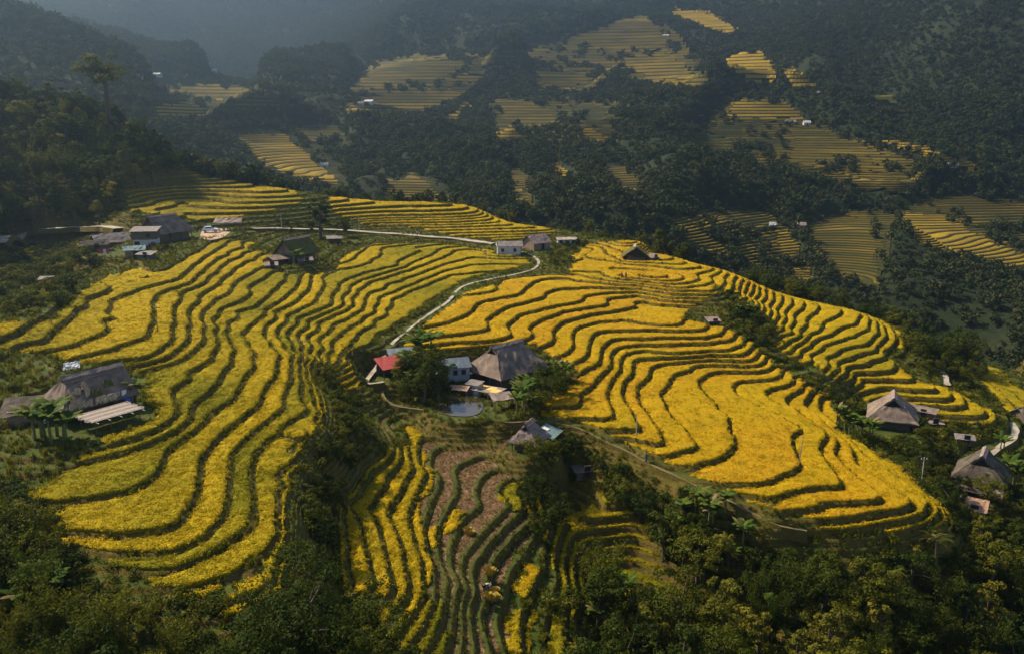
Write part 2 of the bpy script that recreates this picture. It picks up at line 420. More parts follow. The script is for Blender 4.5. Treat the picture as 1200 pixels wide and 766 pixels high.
def rice_lo(C): return rho2(C) + np.minimum(0.10 * C[:, :, 3], 0.07)
def rice_hi(C): return 1 - rho2(C) - np.minimum(0.16 * C[:, :, 3], 0.1)
C = split0(C, C[:, :, 2] - kof(C) - rice_lo(C))
C = split0(C, C[:, :, 2] - kof(C) - rice_hi(C))
C = split0(C, C[:, :, 2] - kof(C) - rice_lo(C) - np.minimum(0.34 * C[:, :, 3], 0.22))
K = kof(C)
fr = C[:, :, 2] - K
r2 = rho2(C)
DROP = -0.30
def tread(k): return (zl(k) + zl(k + 1)) * 0.5 + DROP
zk = tread(K); zlo = (tread(K - 1) + zk) * 0.5; zhi = (tread(K + 1) + zk) * 0.5
Z = np.where(fr < r2, zlo + (zk - zlo) * fr / np.maximum(r2, 1e-6), np.where(fr > 1 - r2, zk + (zhi - zk) * (fr - 1 + r2) / np.maximum(r2, 1e-6), zk))
frm = fr.mean(1)
is_riser = (frm < r2.mean(1) - 1e-5) | (frm > 1 - r2.mean(1) + 1e-5)
is_riceband = (frm > rice_lo(C).mean(1) + 1e-6) & (frm < rice_hi(C).mean(1) - 1e-6)
cx_, cy_ = C[:, :, 0].mean(1), C[:, :, 1].mean(1)
zone = np.full(len(C), -1)
wx_ = cx_ + 0.7 * vnoise(cx_ / 2.2, cy_ / 2.2); wy_ = cy_ + 0.7 * vnoise(cx_ / 2.2 + 9, cy_ / 2.2)
qx_, qy_ = proj(wx_, wy_, Z.mean(1) + 0.3)
for zi in range(len(ZW) - 1, -1, -1):
    zone[in_poly(qx_, qy_, ZW[zi][2])] = zi
for (px_, py_, pr_, lv_) in [v for k, v in PADS.items()]:
    zone[np.hypot(cx_ - px_, cy_ - py_) < pr_ * 0.95] = -1
kinds = np.array([z[0] for z in ZW] + ['none'])
zk_kind = kinds[zone]
# where the paths run no rice grows
ROADS = {
 'road': ([(0,291),(25,283),(60,276),(95,271),(140,270)], 2.2, 0.10),
 'road2': ([(296,269),(330,268.5),(400,270.5),(450,273),(500,277),(540,280),(578,285.5)], 2.0, 0.25),
 'path': ([(612,294),(622,298),(631,305),(628,312.5),(615,318),(580,325),(548,333),(535,340),(526,351),(505,364),(480,384),(458,402),(442,418),(432,430),(429,440),(434,450),(450,456)], 0.85, 0.15),
 'field_path': ([(450,458),(448,466),(460,475),(490,480),(540,486),(575,489),(600,492),(630,490),(648,492),(680,503),(710,517),(740,531),(757,541),(790,557),(830,574),(880,600),(915,616),(945,628)], 0.5, 0.10),
 'side_path': ([(1103,434),(1107,442),(1110,452)], 0.9, 0.15),
 'east_path': ([(1186,492),(1190,503),(1186,514),(1172,524),(1160,534)], 1.2, 0.15),
}
def resample(pts, st):
    pts = np.array(pts, float)
    # catmull-rom
    Q = []
    for i in range(len(pts) - 1):
        p0 = pts[max(i - 1, 0)]; p1 = pts[i]; p2 = pts[i + 1]; p3 = pts[min(i + 2, len(pts) - 1)]
        n = max(2, int(np.linalg.norm(p2 - p1) / st))
        for t in np.arange(n) / n:
            Q.append(0.5 * (2 * p1 + (p2 - p0) * t + (2 * p0 - 5 * p1 + 4 * p2 - p3) * t * t + (3 * p1 - p0 - 3 * p2 + p3) * t ** 3))
    Q.append(pts[-1])
    return np.array(Q)
RLINES = {}
for nm, (pl, hw, lift) in ROADS.items():
    RLINES[nm] = resample([hit(a, b) for a, b in pl], 1.2)
dist_road = np.full(len(C), 99.0)
for nm, q in RLINES.items():
    near = np.ones(len(C), bool)
    near &= (cx_ > q[:, 0].min() - 6) & (cx_ < q[:, 0].max() + 6) & (cy_ > q[:, 1].min() - 6) & (cy_ < q[:, 1].max() + 6)
    ii = np.where(near)[0]
    for s in range(0, len(ii), 20000):
        jj = ii[s:s + 20000]
        dd = np.sqrt(((np.c_[cx_[jj], cy_[jj]][:, None, :] - q[None, :, :]) ** 2).sum(-1)).min(1) - ROADS[nm][1]
        dist_road[jj] = np.minimum(dist_road[jj], dd)
is_rice = is_riceband & (zk_kind == 'rice') & (dist_road > 1.1) & (C[:, :, 3].mean(1) < 1.7)
is_stub = is_riceband & (zk_kind == 'stubble') & (frm > (rice_lo(C) + np.minimum(0.34 * C[:, :, 3], 0.22)).mean(1))

def merge(C3):
    """N,3,3 corners -> verts, faces"""
    f = C3.reshape(-1, 3)
    q = np.round(f * 500).astype(np.int64)
    key = (q[:, 0] * 1000003 + q[:, 1]) * 1000003 + q[:, 2]
    u, first, inv = np.unique(key, return_index=True, return_inverse=True)
    faces = inv.reshape(-1, 3)
    good = (faces[:, 0] != faces[:, 1]) & (faces[:, 1] != faces[:, 2]) & (faces[:, 0] != faces[:, 2])
    return f[first], faces[good], good
def fix_winding(C3):
    n = (C3[:, 1, 0] - C3[:, 0, 0]) * (C3[:, 2, 1] - C3[:, 0, 1]) - (C3[:, 2, 0] - C3[:, 0, 0]) * (C3[:, 1, 1] - C3[:, 0, 1])
    fl = n < 0
    C3[fl] = C3[fl][:, ::-1]
    return C3
def raw_mesh(name, v, f, mats, mi=None, smooth=False):
    me = bpy.data.meshes.new(name)
    v = np.asarray(v, np.float32); f = np.asarray(f)
    k = f.shape[1]
    me.vertices.add(len(v)); me.vertices.foreach_set('co', v.ravel())
    me.loops.add(len(f) * k); me.loops.foreach_set('vertex_index', f.ravel().astype(np.int32))
    me.polygons.add(len(f))
    me.polygons.foreach_set('loop_start', (np.arange(len(f)) * k).astype(np.int32))
    me.polygons.foreach_set('loop_total', np.full(len(f), k, np.int32))
    for m in mats: me.materials.append(m)
    if mi is not None: me.polygons.foreach_set('material_index', np.asarray(mi, np.int32))
    me.polygons.foreach_set('use_smooth', np.full(len(f), smooth, bool))
    me.update(calc_edges=True)
    return me
def link(name, me, parent=None, **props):
    o = bpy.data.objects.new(name, me)
    col.objects.link(o)
    if parent is not None: o.parent = parent
    for k, v in props.items(): o[k] = v
    return o
OFF = np.array([0, 0, CAMZ])

# ------------------------------------------------------------------ materials
def new_mat(name):
    m = bpy.data.materials.new(name); m.use_nodes = True
    nt = m.node_tree; nt.nodes.clear()
    out = nt.nodes.new('ShaderNodeOutputMaterial')
    return m, nt, out
def N(nt, typ, **kw):
    n = nt.nodes.new(typ)
    for k, v in kw.items(): setattr(n, k, v)
    return n
def noise(nt, vec, scale, detail=3, rough=0.55):
    n = N(nt, 'ShaderNodeTexNoise'); n.inputs['Scale'].default_value = scale
    n.inputs['Detail'].default_value = detail; n.inputs['Roughness'].default_value = rough
    nt.links.new(vec, n.inputs['Vector'])
    return n.outputs['Fac']
def ramp(nt, fac, stops):
    r = N(nt, 'ShaderNodeValToRGB')
    e = r.color_ramp.elements
    while len(e) > 1: e.remove(e[-1])
    e[0].position, e[0].color = stops[0][0], (*stops[0][1], 1)
    for p, c in stops[1:]:
        x = e.new(p); x.color = (*c, 1)
    nt.links.new(fac, r.inputs[0])
    return r.outputs[0]
def mixc(nt, fac, a, b, mode='MIX'):
    m = N(nt, 'ShaderNodeMix', data_type='RGBA', blend_type=mode)
    for s, v in ((m.inputs[0], fac), (m.inputs[6], a), (m.inputs[7], b)):
        if hasattr(v, 'is_linked'): nt.links.new(v, s)
        elif isinstance(v, (int, float)): s.default_value = v
        else: s.default_value = (*v, 1)
    return m.outputs[2]
def bump(nt, h, strength, dist):
    b = N(nt, 'ShaderNodeBump'); b.inputs['Strength'].default_value = strength; b.inputs['Distance'].default_value = dist
    nt.links.new(h, b.inputs['Height'])
    return b.outputs[0]
def world_pos(nt):
    return N(nt, 'ShaderNodeNewGeometry').outputs['Position']
def obj_pos(nt):
    return N(nt, 'ShaderNodeTexCoord').outputs['Object']
def bsdf(nt, out, color, rough=0.8, normal=None, spec=0.2):
    p = N(nt, 'ShaderNodeBsdfPrincipled')
    if hasattr(color, 'is_linked'): nt.links.new(color, p.inputs['Base Color'])
    else: p.inputs['Base Color'].default_value = (*color, 1)
    p.inputs['Roughness'].default_value = rough
    p.inputs['Specular IOR Level'].default_value = spec
    if normal is not None: nt.links.new(normal, p.inputs['Normal'])
    nt.links.new(p.outputs[0], out.inputs[0])
    return p
def ground_mat(name, stops, scale=0.35, fine=6.0, bstr=0.6):
    m, nt, out = new_mat(name)
    pos = world_pos(nt)
    c = ramp(nt, noise(nt, pos, scale, 6, 0.65), stops)
    f = noise(nt, pos, fine, 4, 0.7)
    c = mixc(nt, 1.0, c, ramp(nt, f, [(0.3, (0.55, 0.55, 0.55)), (0.7, (1.25, 1.25, 1.25))]), 'MULTIPLY')
    bsdf(nt, out, c, 0.95, bump(nt, f, bstr, 0.15), 0.1)
    return m
M = {}
M['tread'] = ground_mat('grassy_bank', [(0.30, (0.022, 0.036, 0.005)), (0.48, (0.042, 0.056, 0.007)), (0.62, (0.066, 0.070, 0.012)), (0.76, (0.085, 0.068, 0.024))])
M['riser'] = ground_mat('terrace_riser', [(0.30, (0.060, 0.050, 0.009)), (0.5, (0.10, 0.074, 0.014)), (0.7, (0.115, 0.070, 0.025))], 0.6, 5.0, 0.9)
M['stubble'] = ground_mat('rice_stubble', [(0.32, (0.060, 0.033, 0.015)), (0.5, (0.11, 0.060, 0.029)), (0.62, (0.15, 0.092, 0.05)), (0.76, (0.30, 0.24, 0.18))], 0.8, 4.5, 0.9)  # palest stop paints the shine of water lying in the stubble
def rice_mat(ears=False):
    m, nt, out = new_mat('rice_ears' if ears else 'ripe_rice')
    pos = world_pos(nt)
    at = N(nt, 'ShaderNodeAttribute', attribute_type='INSTANCER' if ears else 'OBJECT', attribute_name='tone')
    big = noise(nt, pos, 0.045, 3, 0.5)
    mid = noise(nt, pos, 0.5, 4, 0.6)
    s = N(nt, 'ShaderNodeMath', operation='MULTIPLY_ADD'); nt.links.new(big, s.inputs[0]); s.inputs[1].default_value = 0.9; nt.links.new(at.outputs['Fac'], s.inputs[2])
    s2 = N(nt, 'ShaderNodeMath', operation='MULTIPLY_ADD'); nt.links.new(mid, s2.inputs[0]); s2.inputs[1].default_value = 0.35; nt.links.new(s.outputs[0], s2.inputs[2])
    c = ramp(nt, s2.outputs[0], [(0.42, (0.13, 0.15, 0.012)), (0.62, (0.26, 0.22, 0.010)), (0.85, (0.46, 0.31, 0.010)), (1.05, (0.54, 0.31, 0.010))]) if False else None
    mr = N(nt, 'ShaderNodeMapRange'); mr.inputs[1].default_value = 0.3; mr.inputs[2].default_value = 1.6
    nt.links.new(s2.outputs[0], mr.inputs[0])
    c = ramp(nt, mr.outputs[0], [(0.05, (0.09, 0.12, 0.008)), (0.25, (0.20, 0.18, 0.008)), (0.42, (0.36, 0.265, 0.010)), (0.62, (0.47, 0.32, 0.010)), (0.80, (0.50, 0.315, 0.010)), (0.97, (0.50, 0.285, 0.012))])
    lo = noise(nt, pos, 0.22, 5, 0.7)
    c = mixc(nt, 1.0, c, ramp(nt, lo, [(0.3, (0.62, 0.66, 0.6)), (0.5, (0.92, 0.93, 0.9)), (0.7, (1.08, 1.05, 1.0))]), 'MULTIPLY')
    c0 = c
    v = N(nt, 'ShaderNodeTexVoronoi'); v.inputs['Scale'].default_value = 5.5; v.inputs['Randomness'].default_value = 1.0
    nt.links.new(pos, v.inputs['Vector'])
    f = noise(nt, pos, 9.0, 3, 0.7)
    h = N(nt, 'ShaderNodeMath', operation='MULTIPLY_ADD'); nt.links.new(v.outputs['Distance'], h.inputs[0]); h.inputs[1].default_value = -0.9; nt.links.new(f, h.inputs[2])
    c = mixc(nt, 1.0, c, ramp(nt, h.outputs[0], [(-0.0, (0.62, 0.60, 0.5)), (0.25, (0.98, 0.98, 0.95)), (0.5, (1.2, 1.2, 1.1))]), 'MULTIPLY')
    if ears: c = c0
    p = N(nt, 'ShaderNodeBsdfPrincipled'); nt.links.new(c, p.inputs['Base Color']); p.inputs['Roughness'].default_value = 0.85; p.inputs['Specular IOR Level'].default_value = 0.03
    if ears:
        tr = N(nt, 'ShaderNodeBsdfTranslucent'); nt.links.new(c, tr.inputs[0])
        mx = N(nt, 'ShaderNodeMixShader'); mx.inputs[0].default_value = 0.32
        nt.links.new(p.outputs[0], mx.inputs[1]); nt.links.new(tr.outputs[0], mx.inputs[2]); nt.links.new(mx.outputs[0], out.inputs[0])
        return m
    nt.links.new(bump(nt, h.outputs[0], 0.8, 0.25), p.inputs['Normal'])
    nt.links.new(p.outputs[0], out.inputs[0])
    return m
M['rice'] = rice_mat()
M['ears'] = rice_mat(True)
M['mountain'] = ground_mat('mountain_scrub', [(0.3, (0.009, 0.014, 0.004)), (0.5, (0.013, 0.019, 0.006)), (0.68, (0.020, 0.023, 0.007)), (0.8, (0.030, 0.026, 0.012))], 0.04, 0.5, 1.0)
M['farriser'] = ground_mat('shaded_far_riser', [(0.3, (0.010, 0.012, 0.003)), (0.7, (0.026, 0.022, 0.006))], 0.1, 1.0, 0.3)  # colour kept extra dark: the shade on distant risers is painted in
def farrice_mat():
    m, nt, out = new_mat('distant_rice')
    pos = world_pos(nt)
    at = N(nt, 'ShaderNodeAttribute', attribute_type='OBJECT', attribute_name='tone')
    s = N(nt, 'ShaderNodeMath', operation='ADD'); mpz = N(nt, 'ShaderNodeMapping'); mpz.inputs['Scale'].default_value = (0.012, 0.012, 0.55); nt.links.new(pos, mpz.inputs[0])
    nz = N(nt, 'ShaderNodeMath', operation='MULTIPLY_ADD'); nt.links.new(noise(nt, mpz.outputs[0], 1.0, 4, 0.65), nz.inputs[0]); nz.inputs[1].default_value = 0.75; nzb = N(nt, 'ShaderNodeMath', operation='MULTIPLY'); nt.links.new(noise(nt, pos, 0.03, 4, 0.7), nzb.inputs[0]); nzb.inputs[1].default_value = 0.25; nt.links.new(nzb.outputs[0], nz.inputs[2])
    nt.links.new(nz.outputs[0], s.inputs[0]); nt.links.new(at.outputs['Fac'], s.inputs[1])
    c = ramp(nt, s.outputs[0], [(0.40, (0.018, 0.024, 0.005)), (0.54, (0.045, 0.042, 0.008)), (0.68, (0.11, 0.078, 0.010)), (0.88, (0.26, 0.17, 0.012))])
    c = mixc(nt, 1.0, c, ramp(nt, noise(nt, pos, 1.2, 3, 0.7), [(0.3, (0.7, 0.7, 0.7)), (0.7, (1.15, 1.15, 1.15))]), 'MULTIPLY')
    bsdf(nt, out, c, 0.9, None, 0.05)
    return m
M['farrice'] = farrice_mat()
def leaf_mat(name, stops, rough=0.7, transl=0.3, spec=0.06):
    m, nt, out = new_mat(name)
    oi = N(nt, 'ShaderNodeObjectInfo')
    pos = obj_pos(nt)
    s = N(nt, 'ShaderNodeMath', operation='MULTIPLY_ADD'); nt.links.new(oi.outputs['Random'], s.inputs[0]); s.inputs[1].default_value = 0.62
    n1 = noise(nt, pos, 0.9, 4, 0.7); nt.links.new(n1, s.inputs[2])
    mr = N(nt, 'ShaderNodeMapRange'); mr.inputs[1].default_value = 0.35; mr.inputs[2].default_value = 1.2; nt.links.new(s.outputs[0], mr.inputs[0])
    c = ramp(nt, mr.outputs[0], stops)
    p = N(nt, 'ShaderNodeBsdfPrincipled'); nt.links.new(c, p.inputs['Base Color']); p.inputs['Roughness'].default_value = rough; p.inputs['Specular IOR Level'].default_value = spec
    t = N(nt, 'ShaderNodeBsdfTranslucent'); nt.links.new(mixc(nt, 1.0, c, (1.5, 1.5, 0.6), 'MULTIPLY'), t.inputs[0])
    mx = N(nt, 'ShaderNodeMixShader'); mx.inputs[0].default_value = transl
    nt.links.new(p.outputs[0], mx.inputs[1]); nt.links.new(t.outputs[0], mx.inputs[2]); nt.links.new(mx.outputs[0], out.inputs[0])
    return m
M['leaf'] = leaf_mat('tree_leaves', [(0.0, (0.010, 0.020, 0.002)), (0.35, (0.023, 0.036, 0.003)), (0.7, (0.050, 0.058, 0.005)), (1.0, (0.095, 0.088, 0.007))])
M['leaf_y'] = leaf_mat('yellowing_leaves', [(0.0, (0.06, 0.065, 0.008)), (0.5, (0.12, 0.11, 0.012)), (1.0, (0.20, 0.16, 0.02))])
M['leaf_b'] = leaf_mat('banana_leaf', [(0.0, (0.022, 0.048, 0.006)), (0.5, (0.048, 0.080, 0.008)), (1.0, (0.10, 0.12, 0.014))], 0.7, 0.3, 0.05)
M['leaf_d'] = leaf_mat('dry_leaf', [(0.0, (0.10, 0.07, 0.03)), (1.0, (0.22, 0.16, 0.08))])
M['grass'] = leaf_mat('bank_grass', [(0.0, (0.034, 0.045, 0.004)), (0.5, (0.070, 0.074, 0.006)), (1.0, (0.13, 0.11, 0.010))], 0.7, 0.3, 0.1)
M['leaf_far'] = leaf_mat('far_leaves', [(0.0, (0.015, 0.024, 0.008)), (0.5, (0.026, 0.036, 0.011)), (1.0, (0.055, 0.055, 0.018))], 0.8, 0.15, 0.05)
def bark_mat(name, c0, c1):
    m, nt, out = new_mat(name)
    n = noise(nt, obj_pos(nt), 6.0, 5, 0.7)
    bsdf(nt, out, ramp(nt, n, [(0.3, c0), (0.7, c1)]), 0.9, bump(nt, n, 0.7, 0.05), 0.1)
    return m
M['bark'] = bark_mat('bark', (0.035, 0.026, 0.018), (0.13, 0.10, 0.075))
M['stem'] = bark_mat('green_stem', (0.07, 0.08, 0.02), (0.17, 0.16, 0.06))
def thatch_mat(name, stops, scale=1.0):
    m, nt, out = new_mat(name)
    pos = obj_pos(nt)
    mp = N(nt, 'ShaderNodeMapping'); mp.inputs['Scale'].default_value = (9, 9, 1.6); nt.links.new(pos, mp.inputs[0])
    n1 = noise(nt, mp.outputs[0], 1.5 * scale, 5, 0.7)
    n2 = noise(nt, pos, 0.7, 4, 0.6)
    c = ramp(nt, n2, stops)
    c = mixc(nt, 1.0, c, ramp(nt, n1, [(0.3, (0.55, 0.55, 0.55)), (0.7, (1.35, 1.33, 1.3))]), 'MULTIPLY')
    bsdf(nt, out, c, 0.95, bump(nt, n1, 0.9, 0.12), 0.1)
    return m
M['thatch'] = thatch_mat('grey_thatch', [(0.3, (0.11, 0.082, 0.068)), (0.5, (0.175, 0.13, 0.105)), (0.7, (0.25, 0.19, 0.15))])
M['thatch_l'] = thatch_mat('pale_thatch', [(0.3, (0.15, 0.115, 0.105)), (0.5, (0.22, 0.165, 0.15)), (0.7, (0.30, 0.23, 0.20))])
M['thatch_d'] = thatch_mat('dark_thatch', [(0.3, (0.045, 0.036, 0.03)), (0.5, (0.08, 0.064, 0.052)), (0.7, (0.13, 0.105, 0.08))])
M['thatch_m'] = thatch_mat('mossy_thatch', [(0.3, (0.05, 0.055, 0.012)), (0.5, (0.085, 0.085, 0.02)), (0.7, (0.10, 0.085, 0.05))])
M['dry'] = thatch_mat('fresh_straw', [(0.3, (0.28, 0.20, 0.11)), (0.7, (0.42, 0.32, 0.20))])
def plain(name, col_, rough=0.7, var=0.25, scale=3.0, metal=0.0, spec=0.3):
    m, nt, out = new_mat(name)
    n = noise(nt, obj_pos(nt), scale, 5, 0.65)
    lo = tuple(c * (1 - var) for c in col_); hi = tuple(min(c * (1 + var), 0.95) for c in col_)
    p = bsdf(nt, out, ramp(nt, n, [(0.3, lo), (0.7, hi)]), rough, bump(nt, n, 0.3, 0.03), spec)
    p.inputs['Metallic'].default_value = metal
    return m
M['wood'] = plain('weathered_wood', (0.10, 0.075, 0.055), 0.85, 0.5, 8)
M['wood_l'] = plain('pale_bamboo', (0.22, 0.175, 0.15), 0.7, 0.35, 6)
M['mud'] = plain('mud_wall', (0.22, 0.15, 0.10), 0.95, 0.3, 2)
M['white'] = plain('whitewash', (0.40, 0.385, 0.365), 0.9, 0.12, 1.5)
M['bluegrey'] = plain('pale_blue_wall', (0.24, 0.255, 0.29), 0.9, 0.15, 1.5)
M['dark'] = plain('dark_interior', (0.02, 0.018, 0.016), 0.9, 0.2)
M['redroof'] = plain('red_sheet', (0.28, 0.035, 0.03), 0.75, 0.25, 2)
M['teal'] = plain('teal_sheet', (0.10, 0.155, 0.15), 0.75, 0.3, 1.5)
M['bluesheet'] = plain('blue_grey_sheet', (0.085, 0.105, 0.13), 0.75, 0.3, 1.5)
M['fibro'] = plain('fibre_cement', (0.135, 0.112, 0.105), 0.85, 0.3, 1.2)
M['tileroof'] = plain('brown_tiles', (0.26, 0.15, 0.10), 0.85, 0.4, 5)
M['concrete'] = plain('concrete', (0.24, 0.205, 0.16), 0.9, 0.5, 0.45)
M['dirt'] = plain('packed_earth', (0.10, 0.08, 0.035), 0.95, 0.3, 0.7)
M['orange_earth'] = plain('orange_earth', (0.30, 0.20, 0.13), 0.95, 0.35, 0.5)
M['grain'] = plain('drying_grain', (0.62, 0.34, 0.10), 0.9, 0.15, 12)
M['blue'] = plain('blue_plastic', (0.03, 0.07, 0.32), 0.4, 0.2)
M['cloth_w'] = plain('white_cloth', (0.55, 0.53, 0.52), 0.8, 0.1)
M['cloth_r'] = plain('red_cloth', (0.45, 0.04, 0.06), 0.8, 0.3, 6)
M['cloth_n'] = plain('navy_cloth', (0.02, 0.025, 0.05), 0.8, 0.3)
M['cloth_g'] = plain('green_cloth', (0.03, 0.10, 0.10), 0.8, 0.3)
M['skin'] = plain('skin', (0.36, 0.20, 0.13), 0.6, 0.05)
M['straw_hat'] = plain('straw_hat', (0.72, 0.66, 0.55), 0.8, 0.1, 20)
M['sheaf'] = thatch_mat('rice_sheaf', [(0.3, (0.34, 0.24, 0.03)), (0.7, (0.50, 0.36, 0.06))], 2)
M['carpaint'] = plain('white_car_paint', (0.62, 0.66, 0.72), 0.25, 0.03, 1, 0.0, 0.6)
M['glass'] = plain('dark_glass', (0.02, 0.03, 0.045), 0.08, 0.1, 1, 0.0, 0.8)
M['rubber'] = plain('rubber', (0.02, 0.02, 0.02), 0.8, 0.1)
M['rim'] = plain('rim_metal', (0.4, 0.4, 0.42), 0.35, 0.1, 3, 0.8)
M['pole'] = plain('concrete_pole', (0.33, 0.31, 0.28), 0.85, 0.15)
def water_mat():
    m, nt, out = new_mat('pond_water')
    n = noise(nt, world_pos(nt), 1.5, 3, 0.6)
    p = bsdf(nt, out, (0.05, 0.04, 0.025), 0.03, bump(nt, n, 0.03, 0.05), 0.5)
    p.inputs['IOR'].default_value = 1.33
    return m
M['water'] = water_mat()
M['farroof'] = plain('far_roof_sheet', (0.34, 0.34, 0.34), 0.8, 0.2)

# ------------------------------------------------------------------ near terrain object and its rice plots
V3 = np.concatenate([C[:, :, :2], Z[:, :, None]], -1)
V3 = fix_winding(V3.copy())
v, f, good = merge(V3)
rough = 0.10 * vnoise(v[:, 0] * 1.7, v[:, 1] * 1.7) + 0.05 * vnoise(v[:, 0] * 4.1, v[:, 1] * 4.1)
v = v.copy(); v[:, 2] += rough * 0.6
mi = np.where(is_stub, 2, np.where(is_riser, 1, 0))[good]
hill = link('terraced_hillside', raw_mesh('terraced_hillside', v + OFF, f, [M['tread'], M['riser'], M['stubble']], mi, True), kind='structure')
print('near tris', len(f))

RC = C[is_rice]; RK = kof(RC)[:, 0].astype(int); RZone = zone[is_rice]
tops = np.concatenate([RC[:, :, :2], np.broadcast_to(tread(RK)[:, None, None], (len(RC), 3, 1))], -1)
tops = fix_winding(tops.copy())
v, f, good = merge(tops)
RK = RK[good]; RZone = RZone[good]
# connected pieces
par = np.arange(len(v))
def find_all(edges, n):
    lab = np.arange(n)
    while True:
        m = np.minimum(lab[edges[:, 0]], lab[edges[:, 1]])
        new = lab.copy()
        np.minimum.at(new, edges[:, 0], m); np.minimum.at(new, edges[:, 1], m)
        new = new[new]
        if (new == lab).all(): return lab
        lab = new
ed = np.r_[f[:, [0, 1]], f[:, [1, 2]]]
lab = find_all(ed, len(v))
fl = lab[f[:, 0]]
order = np.argsort(fl, kind='stable')
cuts = np.flatnonzero(np.diff(fl[order])) + 1
groups = np.split(order, cuts)
def plot_mesh(faces, hr):
    used, inv = np.unique(faces, return_inverse=True)
    fv = v[used].copy()
    ff = inv.reshape(-1, 3)
    e = np.r_[ff[:, [0, 1]], ff[:, [1, 2]], ff[:, [2, 0]]]
    es = np.sort(e, 1)
    key = es[:, 0].astype(np.int64) * len(used) + es[:, 1]
    u, ix, cnt = np.unique(key, return_index=True, return_counts=True)
    be = e[ix[cnt == 1]]
    top = fv.copy()
    top[:, 2] += hr + 0.07 * vnoise(fv[:, 0] * 1.3, fv[:, 1] * 1.3) + 0.05 * vnoise(fv[:, 0] * 3.3, fv[:, 1] * 3.3)
    bt = np.unique(be)
    # rounded shoulder: boundary verts a little lower
    top[bt, 2] -= 0.10 + 0.08 * rng.random(len(bt))
    top[bt, :2] += rng.normal(0, 0.02, (len(bt), 2))
    mp = np.full(len(used), -1); mp[bt] = np.arange(len(bt)) + len(used)
    low = fv[bt].copy(); low[:, 2] -= 0.08
    V = np.r_[top, low]
    a_, b_ = be[:, 0], be[:, 1]
    sk = np.r_[np.c_[a_, mp[a_], mp[b_]], np.c_[a_, mp[b_], b_]]
    return V, np.r_[ff, sk]
area = []
fa = 0.5 * np.abs((v[f[:, 1], 0] - v[f[:, 0], 0]) * (v[f[:, 2], 1] - v[f[:, 0], 1]) - (v[f[:, 2], 0] - v[f[:, 0], 0]) * (v[f[:, 1], 1] - v[f[:, 0], 1]))
info = [(fa[g].sum() / max(60, np.hypot(*v[f[g[0], 0], :2])) ** 2, fa[g].sum(), g) for g in groups]
info = [i for i in info if i[1] > 0.7]
info.sort(key=lambda i: -i[0])
print('plots', len(info))
small = [[], []]; ns = 0
tri_tone = np.zeros(len(f)); tri_top = np.zeros(len(f))
for n_, (_, ar, g) in enumerate(info):
    hr_ = 0.26 + 0.1 * rng.random()
    V, Fc = plot_mesh(f[g], hr_)
    zi = np.bincount(RZone[g] + 1).argmax() - 1
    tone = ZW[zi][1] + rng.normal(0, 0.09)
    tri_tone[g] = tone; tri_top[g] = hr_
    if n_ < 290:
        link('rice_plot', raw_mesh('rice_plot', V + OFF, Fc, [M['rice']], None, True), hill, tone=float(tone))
    else:
        small[0].append(V + OFF); small[1].append(Fc + ns); ns += len(V)
if ns:
    link('rice_scraps', raw_mesh('rice_scraps', np.concatenate(small[0]), np.concatenate(small[1]), [M['rice']], None, True), hill, tone=0.4, kind='stuff')

RICE_V, RICE_F = v, f

# ------------------------------------------------------------------ mountains across the valley
def far_noise(x, y):
    m = np.clip((y - 330) / 220.0, 0, 1); m = m * m * (3 - 2 * m)
    rid = 1 - np.abs(vnoise(x / 190.0 + 3, y / 190.0 + 8)) * 2
    n = 15 * rid + 9 * vnoise(x / 75.0, y / 75.0 + 40) + 4 * vnoise(x / 32.0 + 7, y / 32.0) + 1.5 * vnoise(x / 13.0, y / 13.0)
    big = np.clip((y - 500) / 900.0, 0, 1)
    n = n + big * (45 * (1 - 2 * np.abs(vnoise(x / 420.0 + 11, y / 420.0 + 5))))
    return m * n
KXn = np.linspace(-0.80, 0.80, 421)
YR = [300.0]
while YR[-1] < 2600: YR.append(YR[-1] * 1.0088)
YR = np.array(YR)
FX = KXn[None, :] * YR[:, None]; FY = np.repeat(YR[:, None], len(KXn), 1)
FH = up2(smooth_h(FX[:, ::2], FY[:, ::2]), 1)
FPX, FPY = proj(FX, FY, FH)
